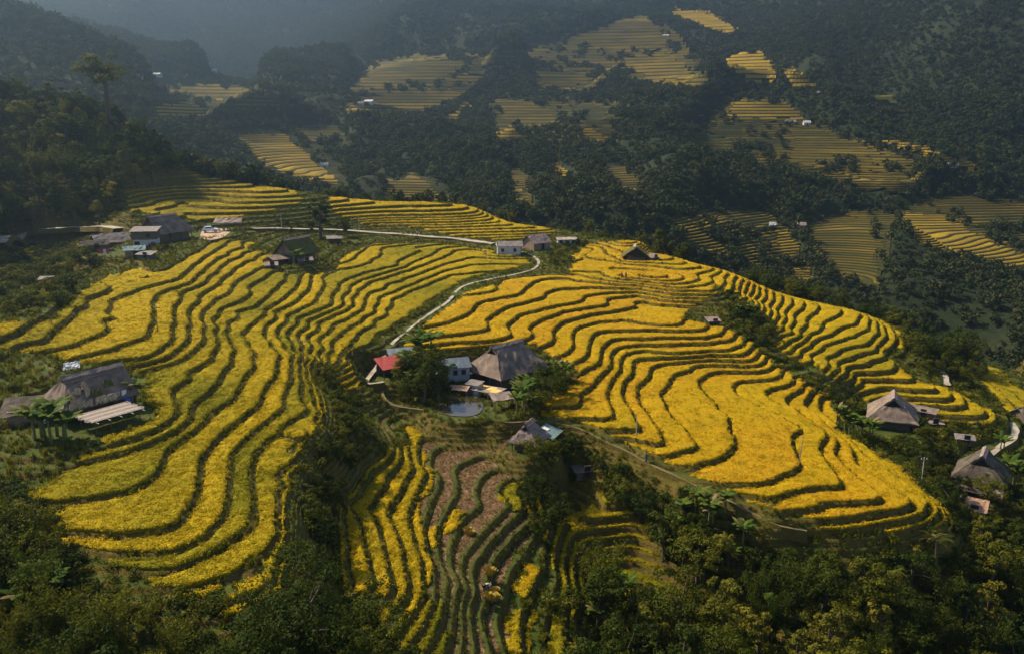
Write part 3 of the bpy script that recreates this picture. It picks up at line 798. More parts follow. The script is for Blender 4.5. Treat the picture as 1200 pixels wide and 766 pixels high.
FARP = [
 [(862,118),(900,117),(938,132),(938,142),(880,140),(846,145)],
 [(840,148),(893,140),(895,150),(870,155),(890,160),(920,160),(922,170),(875,168),(845,178),(795,177),(825,160)],
 [(925,152),(955,150),(1010,172),(1090,193),(1075,197),(1010,185),(955,190),(950,200),(905,198),(930,180)],
 [(955,202),(1040,200),(1062,224),(1020,222),(975,214)],
 [(1025,165),(1060,165),(1160,200),(1130,199),(1090,182)],
 [(1100,232),(1210,240),(1210,262),(1130,264)],
 [(1050,252),(1100,250),(1160,283),(1210,300),(1210,325),(1150,302),(1120,304),(1080,282)],
 [(938,262),(1010,247),(1030,285),(1026,337),(985,327),(958,300)],
 [(832,250),(895,250),(905,266),(860,263)],
 [(903,272),(925,272),(946,308),(924,306)],
 [(910,312),(950,318),(958,337),(913,327)],
 [(778,262),(810,258),(862,300),(830,299)],
 [(575,120),(628,120),(668,152),(620,154),(590,140)],
 [(578,150),(600,148),(614,165),(580,165)],
 [(666,118),(700,124),(722,157),(690,147)],
 [(676,152),(690,150),(710,165),(690,167)],
 [(430,80),(470,70),(542,70),(545,82),(500,96),(440,106),(408,112)],
 [(405,127),(450,109),(520,105),(548,110),(500,131),(418,133)],
 [(540,85),(567,90),(560,101),(520,99)],
 [(555,66),(620,60),(652,54),(640,69),(560,76)],
 [(668,46),(730,25),(765,22),(787,62),(720,63),(690,56)],
 [(720,70),(792,65),(832,101),(770,101),(740,86)],
 [(628,85),(690,85),(672,106),(640,106)],
 [(845,70),(890,60),(912,92),(880,102),(860,86)],
 [(594,195),(612,195),(627,242),(605,243)],
 [(638,192),(650,190),(682,216),(665,219)],
 [(450,212),(485,205),(530,240),(458,237)],
 [(275,160),(330,158),(402,217),(350,214),(300,186)],
 [(348,150),(395,148),(407,159),(355,166)],
 [(178,125),(230,122),(242,136),(185,143)],
 [(545,120),(562,118),(527,146),(513,146)],
 [(270,118),(310,112),(330,125),(290,132)],
 [(195,105),(250,100),(290,108),(280,118),(210,116)],
 [(780,15),(815,12),(880,38),(850,42),(800,30)],
 [(905,75),(930,80),(955,105),(930,105)],
 [(1015,115),(1040,112),(1060,130),(1030,130)],
 [(700,195),(730,195),(770,225),(740,235),(715,215)],
]
# the cultivated shoulders are smoother than the wooded slopes round them
def blur(A, n):
    for _ in range(n):
        A = (A + np.roll(A, 1, 0) + np.roll(A, -1, 0) + np.roll(A, 1, 1) + np.roll(A, -1, 1)) / 5
    return A
FARP += [[(400,118),(430,78),(475,66),(545,66),(570,72),(565,98),(548,112),(500,134),(415,136)], [(612,62),(680,42),(735,22),(770,20),(800,40),(835,104),(760,106),(720,88),(690,110),(630,106)], [(792,180),(848,118),(900,114),(945,134),(1000,166),(1092,194),(1066,226),(980,216),(900,200),(860,184)], [(928,262),(1012,244),(1052,250),(1040,300),(1028,340),(985,330)], [(1045,250),(1100,228),(1215,236),(1215,330),(1140,306),(1080,284)], [(572,118),(640,116),(725,122),(728,168),(680,170),(612,166),(580,166)], [(770,256),(830,246),(905,250),(930,275),(960,338),(905,330),(860,302),(820,300)], [(255,150),(330,152),(408,160),(410,220),(345,216),(290,190)], [(448,212),(490,200),(540,240),(455,240)], [(180,100),(300,104),(335,128),(250,140),(180,144)]]
NBASE = len(FARP) - 10
cult = np.zeros(FX.shape)
for pl in FARP: cult[in_poly(FPX, FPY, pl) & (FY > 330)] = 1
cult = np.clip(blur(cult, 10) * 1.6, 0, 1)
FH = FH + far_noise(FX, FY) * (1 - 0.9 * cult) + 1.5 * cult
FH[0] -= 3.0
elev = FH / FY
cm = np.maximum.accumulate(elev, 0)
visible = elev >= cm - 0.006
FPX, FPY = proj(FX, FY, FH)
def far_ground(kx, y):
    """height of the built mountain mesh"""
    i = np.clip(np.interp(y, YR, np.arange(len(YR))), 0, len(YR) - 1.001); j = np.clip((kx - KXn[0]) / (KXn[1] - KXn[0]), 0, len(KXn) - 1.001)
    i0 = np.floor(i).astype(int); j0 = np.floor(j).astype(int) + 0 * i0; fi = i - i0; fj = j - j0
    return FH[i0, j0] * (1 - fi) * (1 - fj) + FH[i0 + 1, j0] * fi * (1 - fj) + FH[i0, j0 + 1] * (1 - fi) * fj + FH[i0 + 1, j0 + 1] * fi * fj
fny, fnx = FX.shape
qi, qj = np.meshgrid(np.arange(fny - 1), np.arange(fnx - 1), indexing='ij')
qi = qi.ravel(); qj = qj.ravel()
quad = np.c_[qi * fnx + qj, qi * fnx + qj + 1, (qi + 1) * fnx + qj + 1, (qi + 1) * fnx + qj]
qpx = FPX.ravel()[quad].mean(1); qpy = FPY.ravel()[quad].mean(1)
qvis = visible.ravel()[quad].any(1)
patch = np.full(len(quad), -1)
wq = 5.0 * vnoise(qpx / 9.0, qpy / 9.0); wq2 = 4.0 * vnoise(qpx / 8.0 + 40, qpy / 8.0)
for pi in list(range(NBASE, len(FARP))) + list(range(NBASE)):
    pl = FARP[pi]
    patch[in_poly(qpx + wq, qpy + wq2, pl) & qvis & (FY.ravel()[quad[:, 0]] > 330)] = pi
FHl = FH.copy().ravel()
inp = np.zeros(fny * fnx, bool); inp[quad[patch >= 0].ravel()] = True
FHl[inp] -= 1.3
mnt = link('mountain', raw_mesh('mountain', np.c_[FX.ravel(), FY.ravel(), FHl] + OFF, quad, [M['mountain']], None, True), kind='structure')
RF = 1.35
def far_patch(qs):
    hz = FH.ravel()[qs].mean(1); py_ = FPY.ravel()[qs].mean(1)
    zr_ = np.percentile(hz, 92) - np.percentile(hz, 8); pr_ = np.percentile(py_, 92) - np.percentile(py_, 8)
    RF = float(np.clip(zr_ / max(pr_ / (3.2 if FY.ravel()[qs[:, 0]].mean() < 700 else 3.6), 2), 0.35, 6.0))
    tq = np.r_[qs[:, [0, 1, 2]], qs[:, [0, 2, 3]]]
    A = np.stack([FX.ravel(), FY.ravel(), FH.ravel() / RF, np.full(FX.size, 0.30)], -1)[tq]
    A = split_levels(A, 2, 40)
    kk = kof(A)
    A = split0(A, A[:, :, 2] - kk - 0.38)
    rm = 0.24 if hz.mean() < -25 else 0.15      # standing rice shows above the earth bank
    A = split0(A, A[:, :, 2] - kof(A) - rm)
    kk = kof(A); f_ = A[:, :, 2] - kk
    z = kk * RF + np.where(f_ < 0.38, f_ / 0.38 * RF, RF) - 0.3
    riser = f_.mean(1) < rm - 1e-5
    V = fix_winding(np.concatenate([A[:, :, :2], z[:, :, None]], -1).copy())
    return V, riser
for pi in range(len(FARP)):
    qs = quad[patch == pi]
    if len(qs) < 4: continue
    V, riser = far_patch(qs)
    v, f, good = merge(V)
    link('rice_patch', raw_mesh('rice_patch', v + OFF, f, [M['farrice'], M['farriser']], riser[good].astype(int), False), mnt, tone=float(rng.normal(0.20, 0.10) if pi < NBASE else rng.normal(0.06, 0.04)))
print('far ok', len(quad))

# ------------------------------------------------------------------ plants
class Q4:
    """quads gathered for one mesh"""
    def __init__(s): s.v = []; s.f = []; s.n = 0
    def add(s, V, Fq):
        s.v.append(np.asarray(V, float).reshape(-1, 3)); s.f.append(np.asarray(Fq) + s.n); s.n += len(s.v[-1])
    def mesh(s, name, mat, smooth=False):
        return raw_mesh(name, np.concatenate(s.v), np.concatenate(s.f), [mat], None, smooth)
def unit(a): return a / np.maximum(np.linalg.norm(a, axis=-1, keepdims=True), 1e-9)
def leaves(q, P0, Nn, L, Wd, rg, droop=0.0):
    """rhombic leaves at P0 with rough normals Nn"""
    n = len(P0)
    Nn = unit(Nn + rg.normal(0, 0.55, (n, 3)))
    t = unit(np.cross(Nn, rg.normal(0, 1, (n, 3))))
    t[:, 2] -= droop; t = unit(t)
    b = unit(np.cross(Nn, t))
    L = (L * rg.uniform(0.65, 1.3, n))[:, None]; Wd = (Wd * rg.uniform(0.7, 1.3, n))[:, None]
    V = np.stack([P0 - t * L * 0.5, P0 + b * Wd * 0.5 - t * L * 0.05, P0 + t * L * 0.5, P0 - b * Wd * 0.5 - t * L * 0.05], 1)
    q.add(V.reshape(-1, 3), np.arange(4 * n).reshape(n, 4))
def tube(q, pts, radii, seg=6):
    pts = np.asarray(pts, float); n = len(pts)
    V = []
    for i in range(n):
        d = pts[min(i + 1, n - 1)] - pts[max(i - 1, 0)]; d = d / (np.linalg.norm(d) + 1e-9)
        u = np.cross(d, [0.3, 0.9, 0.1]); u /= np.linalg.norm(u) + 1e-9
        w_ = np.cross(d, u)
        a = np.arange(seg) / seg * 2 * np.pi
        V.append(pts[i] + radii[i] * (np.cos(a)[:, None] * u + np.sin(a)[:, None] * w_))
    V = np.concatenate(V)
    f = []
    for i in range(n - 1):
        for k in range(seg):
            f.append((i * seg + k, i * seg + (k + 1) % seg, (i + 1) * seg + (k + 1) % seg, (i + 1) * seg + k))
    q.add(V, np.array(f))
def broad_tree(seed, h=8.0, rx=3.2, crown0=0.25, nclump=46, per=75, leaf=0.34, flat=1.0, gap=0.0, mat='leaf', limb=(0.22, 0.5)):
    rg = np.random.default_rng(seed)
    cq, tq = Q4(), Q4()
    zc = h * (crown0 + 1) / 2; rz = h * (1 - crown0) / 2 * flat
    if flat < 1: zc = h - rz
    lob = [(rg.normal(0, 0.38, 3) * [rx, rx, rz * 0.8], rg.uniform(0.5, 0.8)) for _ in range(6)]
    cl = []
    while len(cl) < nclump:
        o, s = lob[rg.integers(6)]
        d = unit(rg.normal(0, 1, 3)[None])[0]
        r = rg.uniform(0.45, 1.0) ** 0.5
        p = o + d * r * s * np.array([rx, rx, rz])
        if p[2] < -rz * 0.95 or np.hypot(p[0] / rx, p[1] / rx) > 1.15: continue
        cl.append(p)
    cl = np.array(cl)
    for p in cl:
        rc = rg.uniform(0.45, 0.95) * rx * 0.30
        n = int(per * rg.uniform(0.6, 1.3))
        d = unit(rg.normal(0, 1, (n, 3)) * [1, 1, 0.8] + [0, 0, 0.25])
        rr = rg.uniform(0.4, 1.05, n)[:, None] ** 0.6
        pos = p + d * rr * rc * [1.15, 1.15, 0.75]
        leaves(cq, pos + [0, 0, zc], d + unit(p[None] + 1e-6) * 0.5 + [0, 0, 0.35], leaf, leaf * 0.55, rg, 0.2)
    # trunk and limbs
    b0 = rg.normal(0, 0.15, 2)
    top = np.array([b0[0], b0[1], zc + rz * 0.2])
    r0 = 0.035 * h
    tube(tq, [(0, 0, -0.6), (b0[0] * .3, b0[1] * .3, h * 0.15), (b0[0], b0[1], h * 0.4), top], [r0 * 1.4, r0, r0 * 0.75, r0 * 0.25], 7)
    for p in cl[rg.choice(len(cl), min(9, len(cl)), False)]:
        s0 = np.array([b0[0], b0[1], h * rg.uniform(*limb)])
        e = p * 0.85 + [0, 0, zc]
        mid = (s0 + e) / 2 + [0, 0, -0.2]
        tube(tq, [s0, mid, e], [r0 * 0.5, r0 * 0.33, r0 * 0.1], 5)
    return tq.mesh('trunk', M['bark'], True), cq.mesh('crown', M[mat])
def bamboo(seed, h=9.0, n=16):
    rg = np.random.default_rng(seed); cq, tq = Q4(), Q4()
    for i in range(n):
        a = rg.uniform(0, 6.283); lean = rg.uniform(0.1, 0.5); hh = h * rg.uniform(0.7, 1.05)
        d = np.array([math.cos(a), math.sin(a), 0]); b = d * rg.uniform(0.1, 0.7)
        ts = np.linspace(0, 1, 7)
        pts = np.array([b + d * lean * hh * t ** 2.2 * 0.8 + [0, 0, hh * (t - 0.18 * lean * t ** 3)] for t in ts]); pts[0, 2] -= 0.4
        tube(tq, pts, 0.05 * (1 - 0.8 * ts), 5)
        for t in np.linspace(0.3, 1.0, 16):
            k = min(int(t * 6), 5); fr = t * 6 - k
            p = pts[k] * (1 - fr) + pts[k + 1] * fr
            m = 12
            off = rg.normal(0, 0.34, (m, 3)) * [1, 1, 0.6]
            leaves(cq, p + off, off + [0, 0, 0.6], 0.42, 0.13, rg, 0.55)
    return tq.mesh('culms', M['stem'], True), cq.mesh('crown', M['leaf'])
def blade(q, base, d, L, W, arch, seg=6, curl=0.25, tilt=0.0):
    """one long arching leaf with a folded midrib"""
    d = np.array(d, float); d[2] = 0; d /= np.linalg.norm(d)
    s = np.array([-d[1], d[0], 0])
    V = []
    for i in range(seg + 1):
        t = i / seg
        c = base + d * (L * (math.sin(min(arch * t, 3.0)) / arch if arch > 0.1 else t * L)) * 1.0
        zz = L * t * tilt + (L * (math.sin(1.25) * t - 0.55 * arch * t * t))
        c = np.array([c[0], c[1], base[2] + zz])
        wv = W * (math.sin(math.pi * min(0.12 + 0.88 * t, 1)) ** 0.6 if t < 1 else 0.02)
        V += [c - s * wv * 0.5 + [0, 0, -curl * wv], c, c + s * wv * 0.5 + [0, 0, -curl * wv]]
    f = []
    for i in range(seg):
        f += [(3 * i, 3 * i + 1, 3 * i + 4, 3 * i + 3), (3 * i + 1, 3 * i + 2, 3 * i + 5, 3 * i + 4)]
    q.add(V, f)
def banana(seed, h=2.6, n=10, L=2.2):
    rg = np.random.default_rng(seed); st = Q4(); lv = []
    for k in range(rg.integers(2, 4)):
        b = rg.normal(0, 0.5, 3) * [1, 1, 0] if k else np.zeros(3)
        hh = h * (1 if k == 0 else rg.uniform(0.55, 0.85))
        tube(st, [b + [0, 0, -0.4], b + [0.05, 0, hh * 0.5], b + [0.05, 0.05, hh]], [0.16, 0.13, 0.07], 7)
        m = n if k == 0 else n - 3
        for i in range(m):
            q = Q4()
            a = i * 2.4 + rg.uniform(-0.3, 0.3)
            blade(q, b + [0, 0, hh * rg.uniform(0.92, 1.02)], (math.cos(a), math.sin(a), 0), L * rg.uniform(0.75, 1.1), 0.62 * rg.uniform(0.8, 1.1), rg.uniform(0.9, 1.7), 7, 0.22)
            lv.append(q.mesh('leaf', M['leaf_b'] if rg.random() > 0.12 else M['leaf_d'], True))
    return st.mesh('stem', M['stem'], True), lv
def palm(seed, h=4.2, dry=True):
    rg = np.random.default_rng(seed); st = Q4(); tube(st, [(0, 0, -0.5), (0.1, 0, h * 0.5), (0.05, 0.1, h)], [0.2, 0.16, 0.14], 8)
    lv = []
    for i in range(17):
        q = Q4(); a = i * 2.4; up = rg.uniform(0.3, 1.0)
        d = np.array([math.cos(a), math.sin(a), 0]); L = rg.uniform(1.5, 2.1)
        for t in np.linspace(0.15, 1, 12):
            c = np.array([0.05, 0.1, h]) + d * L * t + [0, 0, L * (up * t - 0.75 * t * t)]
            for sg in (-1, 1):
                s = np.array([-d[1], d[0], 0]) * sg
                e = c + (s * 0.55 + d * 0.35 + [0, 0, -0.25]) * (1.1 - 0.6 * t)
                q.add([c - d * 0.05, (c + e) / 2 + d * 0.05 + [0, 0, .05], e, (c + e) / 2 - d * 0.05], [(0, 1, 2, 3)])
        lv.append(q.mesh('frond', M['leaf_d'] if i < 5 else M['leaf'], False))
    return st.mesh('trunk', M['bark'], True), lv
def shrub(seed, r=1.1, n=160, leaf=0.26, mat='leaf', hz=0.8):
    rg = np.random.default_rng(seed); q = Q4()
    for k in range(7):
        c = rg.normal(0, 0.45, 3) * [r, r, 0.3 * r] + [0, 0, r * hz * 0.55]
        m = n // 7
        d = unit(rg.normal(0, 1, (m, 3)) + [0, 0, 0.4])
        leaves(q, c + d * r * 0.5 * rg.uniform(0.5, 1, m)[:, None] * [1, 1, hz], d + [0, 0, 0.3], leaf, leaf * 0.5, rg, 0.1)
    return q.mesh('shrub', M[mat])
def tuft(seed, h=0.7, n=14, mat='grass', spread=0.35):
    rg = np.random.default_rng(seed); q = Q4()
    a = rg.uniform(0, 6.283, n); ln = rg.uniform(0.2, 1.0, n)
    b = rg.normal(0, 0.16, (n, 3)) * [1, 1, 0]
    d = np.c_[np.cos(a), np.sin(a), np.zeros(n)]; s = np.c_[-np.sin(a), np.cos(a), np.zeros(n)] * 0.028
    hh = h * rg.uniform(0.6, 1.1, n)[:, None]
    mid = b + d * spread * 0.4 * ln[:, None] + [0, 0, 1] * hh * 0.62
    tip = b + d * spread * 1.1 * ln[:, None] + [0, 0, 1] * hh
    V = np.stack([b - s, b + s, mid + s * 1.3, mid - s * 1.3, tip], 1)
    q.add(V.reshape(-1, 3), np.concatenate([np.array([[0, 1, 2, 3], [3, 2, 4, 4]]) + 5 * i for i in range(n)]))
    me = bpy.data.meshes.new('tuft')
    VV = np.concatenate(q.v); faces = []
    for i in range(n):
        o = 5 * i; faces += [(o, o + 1, o + 2, o + 3), (o + 3, o + 2, o + 4)]
    me.from_pydata(VV.tolist(), [], faces); me.materials.append(M[mat]); me.update()
    return me

# ---- scattering of uncountable growth
def scatter(name, pts, scl, sources, label, cat, tilt=0.12, tone=None, parent=None):
    n = len(pts)
    me = bpy.data.meshes.new(name)
    me.vertices.add(n); me.vertices.foreach_set('co', (np.asarray(pts) + OFF).astype(np.float32).ravel())
    a = me.attributes.new('scl', 'FLOAT', 'POINT'); a.data.foreach_set('value', np.asarray(scl, np.float32))
    rot = np.c_[rng.normal(0, tilt, n), rng.normal(0, tilt, n), rng.uniform(0, 6.283, n)].astype(np.float32)
    a = me.attributes.new('rot', 'FLOAT_VECTOR', 'POINT'); a.data.foreach_set('vector', rot.ravel())
    a = me.attributes.new('pick', 'INT', 'POINT'); a.data.foreach_set('value', rng.integers(0, len(sources), n).astype(np.int32))
    if tone is not None:
        a = me.attributes.new('tone', 'FLOAT', 'POINT'); a.data.foreach_set('value', np.asarray(tone, np.float32))
    me.update()
    o = link(name, me, parent, kind='stuff')
    if parent is None: o['label'] = label; o['category'] = cat
    ng = bpy.data.node_groups.new(name, 'GeometryNodeTree')
    ng.interface.new_socket('Geometry', in_out='INPUT', socket_type='NodeSocketGeometry')
    ng.interface.new_socket('Geometry', in_out='OUTPUT', socket_type='NodeSocketGeometry')
    gi = ng.nodes.new('NodeGroupInput'); go = ng.nodes.new('NodeGroupOutput')
    join = ng.nodes.new('GeometryNodeJoinGeometry')
    for s in reversed(sources):
        so = bpy.data.objects.new(s.name, s)
        oi = ng.nodes.new('GeometryNodeObjectInfo'); oi.inputs['Object'].default_value = so; oi.inputs['As Instance'].default_value = True
        ng.links.new(oi.outputs['Geometry'], join.inputs[0])
    iop = ng.nodes.new('GeometryNodeInstanceOnPoints')
    iop.inputs['Pick Instance'].default_value = True
    def named(nm, dt):
        na = ng.nodes.new('GeometryNodeInputNamedAttribute'); na.data_type = dt; na.inputs['Name'].default_value = nm
        return na.outputs['Attribute']
    ng.links.new(gi.outputs[0], iop.inputs['Points']); ng.links.new(join.outputs[0], iop.inputs['Instance'])
    ng.links.new(named('pick', 'INT'), iop.inputs['Instance Index'])
    e2r = ng.nodes.new('FunctionNodeEulerToRotation'); ng.links.new(named('rot', 'FLOAT_VECTOR'), e2r.inputs[0])
    ng.links.new(e2r.outputs[0], iop.inputs['Rotation'])
    ng.links.new(named('scl', 'FLOAT'), iop.inputs['Scale'])
    ng.links.new(iop.outputs[0], go.inputs[0])
    md = o.modifiers.new('scatter', 'NODES'); md.node_group = ng
    return o

# ---- far forest
def low_tree(seed, r=2.6, h=6.0, n=90, leaf=1.25):
    rg = np.random.default_rng(seed); q = Q4()
    for k in range(6):
        c = rg.normal(0, 0.42, 3) * [r, r, h * 0.22] + [0, 0, h * 0.58]
        m = n // 6
        d = unit(rg.normal(0, 1, (m, 3)) + [0, 0, 0.3])
        leaves(q, c + d * rg.uniform(0.5, 1, m)[:, None] * [r * 0.55, r * 0.55, h * 0.25], d + [0, 0, 0.2], leaf, leaf * 0.7, rg)
    return q.mesh('far_tree', M['leaf_far'])
fr_ = np.random.default_rng(21)
far_src = [low_tree(i, 2.4 + 0.3 * (i % 3), 5.0 + 1.0 * (i % 4)) for i in range(6)]
cell = np.where(qvis & ((patch < 0) | ((patch >= NBASE) & (vnoise(qpx / 9.0 + 3, qpy / 6.0) > 0.12))))[0]
y_c = FY.ravel()[quad[cell, 0]]
ca = (y_c * (KXn[1] - KXn[0])) * (y_c * 0.0088)
dens = np.where(y_c < 700, 0.085, np.where(y_c < 1100, 0.06, 0.05))
mx_ = FX.ravel()[quad[cell]].mean(1)
dens = dens * np.clip(0.95 + 0.8 * vnoise(mx_ / 60.0 + 5, y_c / 60.0), 0.45, 1.4)
lam = ca * dens
cnt = fr_.poisson(lam)
ci = np.repeat(cell, cnt)
u_, w_ = fr_.random(len(ci)), fr_.random(len(ci))
def qb(A):
    A = A.ravel()[quad[ci]]
    return A[:, 0] * (1 - u_) * (1 - w_) + A[:, 1] * u_ * (1 - w_) + A[:, 2] * u_ * w_ + A[:, 3] * (1 - u_) * w_
pts = np.c_[qb(FX), qb(FY), qb(FHl) - 0.3]
bigf = 1 + np.clip((pts[:, 1] - 900) / 900.0, 0, 1) * 0.6
print('far trees', len(pts))
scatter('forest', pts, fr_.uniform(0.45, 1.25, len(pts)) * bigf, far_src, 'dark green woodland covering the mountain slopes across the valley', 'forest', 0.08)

# ------------------------------------------------------------------ ground height as built
def ground_z(x, y):
    x = np.asarray(x, float); y = np.asarray(y, float)
    t = shape_t(x, y, gh(x, y))
    return tread(np.floor(t))
class MB:
    def __init__(s): s.v = []; s.f = []
    def poly(s, pts, faces):
        o = len(s.v); s.v += [tuple(p) for p in pts]; s.f += [tuple(i + o for i in fc) for fc in faces]; return s
    def box(s, c, d, rz=0.0, taper=1.0):
        cx, cy, cz = c; a, b, h = d[0] / 2, d[1] / 2, d[2] / 2
        cs, sn = math.cos(rz), math.sin(rz)
        P = []
        for z, k in ((-h, 1), (h, taper)):
            for x, y in ((-a, -b), (a, -b), (a, b), (-a, b)):
                P.append((cx + (x * cs - y * sn) * k, cy + (x * sn + y * cs) * k, cz + z))
        return s.poly(P, [(3, 2, 1, 0), (4, 5, 6, 7), (0, 1, 5, 4), (1, 2, 6, 5), (2, 3, 7, 6), (3, 0, 4, 7)])
    def rod(s, a, b, r0, r1=None, seg=8):
        r1 = r0 if r1 is None else r1
        a = Vector(a); b = Vector(b); d = (b - a).normalized()
        u = d.orthogonal().normalized(); w_ = d.cross(u)
        P = [a + (u * math.cos(i / seg * 2 * math.pi) + w_ * math.sin(i / seg * 2 * math.pi)) * r0 for i in range(seg)]
        P += [b + (u * math.cos(i / seg * 2 * math.pi) + w_ * math.sin(i / seg * 2 * math.pi)) * r1 for i in range(seg)]
        return s.poly(P, [(i, (i + 1) % seg, (i + 1) % seg + seg, i + seg) for i in range(seg)] + [tuple(range(seg))[::-1], tuple(range(seg, 2 * seg))])
    def slab(s, quad_, th, nu=1, nv=1, jit=0.0, edge=0.0):
        """thick sheet over a quad (a,b,c,d; a-b the lower edge), subdivided and roughened"""
        a, b, c, d = [np.array(p, float) for p in quad_]
        n = np.cross(b - a, d - a); n /= np.linalg.norm(n) + 1e-9
        if n[2] < 0: n = -n
        o = len(s.v); rg = np.random.default_rng(len(s.v) + nu * 17 + nv)
        idx_ = {}
        for lay in (0, 1):
            for j in range(nv + 1):
                for i in range(nu + 1):
                    u, w_ = i / nu, j / nv
                    p = (a * (1 - u) + b * u) * (1 - w_) + (d * (1 - u) + c * u) * w_
                    if lay == 0:
                        p = p + n * rg.normal(0, jit)
                        if j == 0: p = p + (a - d) / (np.linalg.norm(a - d) + 1e-9) * rg.normal(0, edge)
                    else: p = p - n * th
                    idx_[lay, i, j] = len(s.v); s.v.append(tuple(p))
        for j in range(nv):
            for i in range(nu):
                s.f.append((idx_[0, i, j], idx_[0, i + 1, j], idx_[0, i + 1, j + 1], idx_[0, i, j + 1]))
                s.f.append((idx_[1, i, j + 1], idx_[1, i + 1, j + 1], idx_[1, i + 1, j], idx_[1, i, j]))
        for i in range(nu):
            s.f.append((idx_[0, i, 0], idx_[1, i, 0], idx_[1, i + 1, 0], idx_[0, i + 1, 0]))
            s.f.append((idx_[0, i + 1, nv], idx_[1, i + 1, nv], idx_[1, i, nv], idx_[0, i, nv]))
        for j in range(nv):
            s.f.append((idx_[0, 0, j + 1], idx_[1, 0, j + 1], idx_[1, 0, j], idx_[0, 0, j]))
            s.f.append((idx_[0, nu, j], idx_[1, nu, j], idx_[1, nu, j + 1], idx_[0, nu, j + 1]))
        return s
    def mesh(s, name, mat):
        me = bpy.data.meshes.new(name); me.from_pydata(s.v, [], s.f); me.materials.append(mat); me.update(); return me
def thing(name, label, cat, loc, rz=0.0, group=None):
    o = bpy.data.objects.new(name, None); col.objects.link(o)
    o.location = loc; o.rotation_euler = (0, 0, rz); o.empty_display_size = 0.5
    o['label'] = label; o['category'] = cat
    if group: o['group'] = group
    return o
def part(name, mb, mat, parent):
    return link(name, mb.mesh(name, mat), parent)
def spot(px, py, dz=0.0):
    x, y = hit(px, py)
    return (x, y, float(ground_z(x, y)) + CAMZ + dz)
def thatch_roof(t, L, W, ze, zr, gab=0.35, mat=None, hip=(1, 1), th=0.28, nu=10, gmat=None, cap=True):
    """hip-and-gable roof along local x"""
    mat = mat or M['thatch']
    rl = L / 2 - W * 0.5 * (1 - gab) * 0.75
    zb = zr - (zr - ze) * gab
    wb = W / 2 * gab
    r = MB()
    xs0 = -rl if hip[0] else -L / 2; xs1 = rl if hip[1] else L / 2
    for sg in (-1, 1):
        r.slab([(-L / 2, sg * W / 2, ze), (L / 2, sg * W / 2, ze), (xs1, sg * wb, zb), (xs0, sg * wb, zb)], th, nu, 4, 0.07, 0.10)
        r.slab([(xs0, sg * wb, zb), (xs1, sg * wb, zb), (xs1, 0, zr), (xs0, 0, zr)], th, nu, 3, 0.06, 0.0)
    for i, sx in enumerate((-1, 1)):
        if hip[i]:
            xe = sx * rl
            r.slab([(sx * L / 2, -W / 2, ze), (sx * L / 2, W / 2, ze), (xe, wb, zb), (xe, -wb, zb)], th, 7, 4, 0.07, 0.10)
    ro = part('roof', r, mat, t)
    for i, sx in enumerate((-1, 1)):
        xe = sx * (rl - 0.35) if hip[i] else sx * (L / 2 - 0.5)
        g = MB()
        if hip[i]:
            g.poly([(xe, -wb * 0.95, zb - 0.1), (xe, wb * 0.95, zb - 0.1), (xe, 0, zr - 0.15), (xe - sx * 0.12, -wb * 0.95, zb - 0.1), (xe - sx * 0.12, wb * 0.95, zb - 0.1), (xe - sx * 0.12, 0, zr - 0.15)], [(0, 1, 2), (3, 5, 4), (0, 3, 4, 1), (1, 4, 5, 2), (2, 5, 3, 0)])
        else:
            w2 = W / 2 - 0.5
            g.poly([(xe, -w2, ze - 0.1), (xe, w2, ze - 0.1), (xe, 0, zr - 0.35), (xe - sx * 0.12, -w2, ze - 0.1), (xe - sx * 0.12, w2, ze - 0.1), (xe - sx * 0.12, 0, zr - 0.35)], [(0, 1, 2), (3, 5, 4), (0, 3, 4, 1), (1, 4, 5, 2), (2, 5, 3, 0)])
        part('gable', g, gmat or M['dark'], ro)
    if cap:
        c = MB()
        n = 8
        for sg in (-1, 1):
            c.slab([(xs0 - 0.1, sg * 0.5, zr - 0.30), (xs1 + 0.1, sg * 0.5, zr - 0.30), (xs1 + 0.1, 0, zr + 0.12), (xs0 - 0.1, 0, zr + 0.12)], 0.1, n, 1, 0.04, 0.05)
        part('ridge_cap', c, M['thatch_l'] if mat is not M['thatch_l'] else M['thatch'], ro)
    return ro
def walls(t, L, W, z0, z1, mat, th=0.15, names=('wall',) * 4):
    part('wall', MB().box((0, -W / 2, (z0 + z1) / 2), (L, th, z1 - z0)), mat, t)
    part('wall', MB().box((0, W / 2, (z0 + z1) / 2), (L, th, z1 - z0)), mat, t)
    part('wall', MB().box((-L / 2 + th / 2, 0, (z0 + z1) / 2), (th, W - th * 1.02, z1 - z0)), mat, t)
    part('wall', MB().box((L / 2 - th / 2, 0, (z0 + z1) / 2), (th, W - th * 1.02, z1 - z0)), mat, t)
def opening(t, name, x, y, z, w_, h, face, mat=None, leaf=True):
    """door or window set proud of a wall; face 'x-','x+','y-','y+'"""
    fr = MB(); ps = MB()
    ax = face[0]; sg = -1 if face[1] == '-' else 1
    def b(m, du, dz, su, sz, dep, off):
        if ax == 'y': m.box((x + du, y + sg * off, z + dz), (su, dep, sz))
        else: m.box((x + sg * off, y + du, z + dz), (dep, su, sz))
    b(ps, 0, 0, w_, h, 0.05, 0.09)
    o = part(name, ps, mat or M['dark'], t)
    for du, dz, su, sz in ((-w_ / 2 - 0.05, 0, 0.1, h + 0.2), (w_ / 2 + 0.05, 0, 0.1, h + 0.2), (0, h / 2 + 0.05, w_, 0.1), (0, -h / 2 - 0.05, w_, 0.1)):
        b(fr, du, dz, su, sz, 0.09, 0.10)
    part('frame', fr, M['wood'], o)
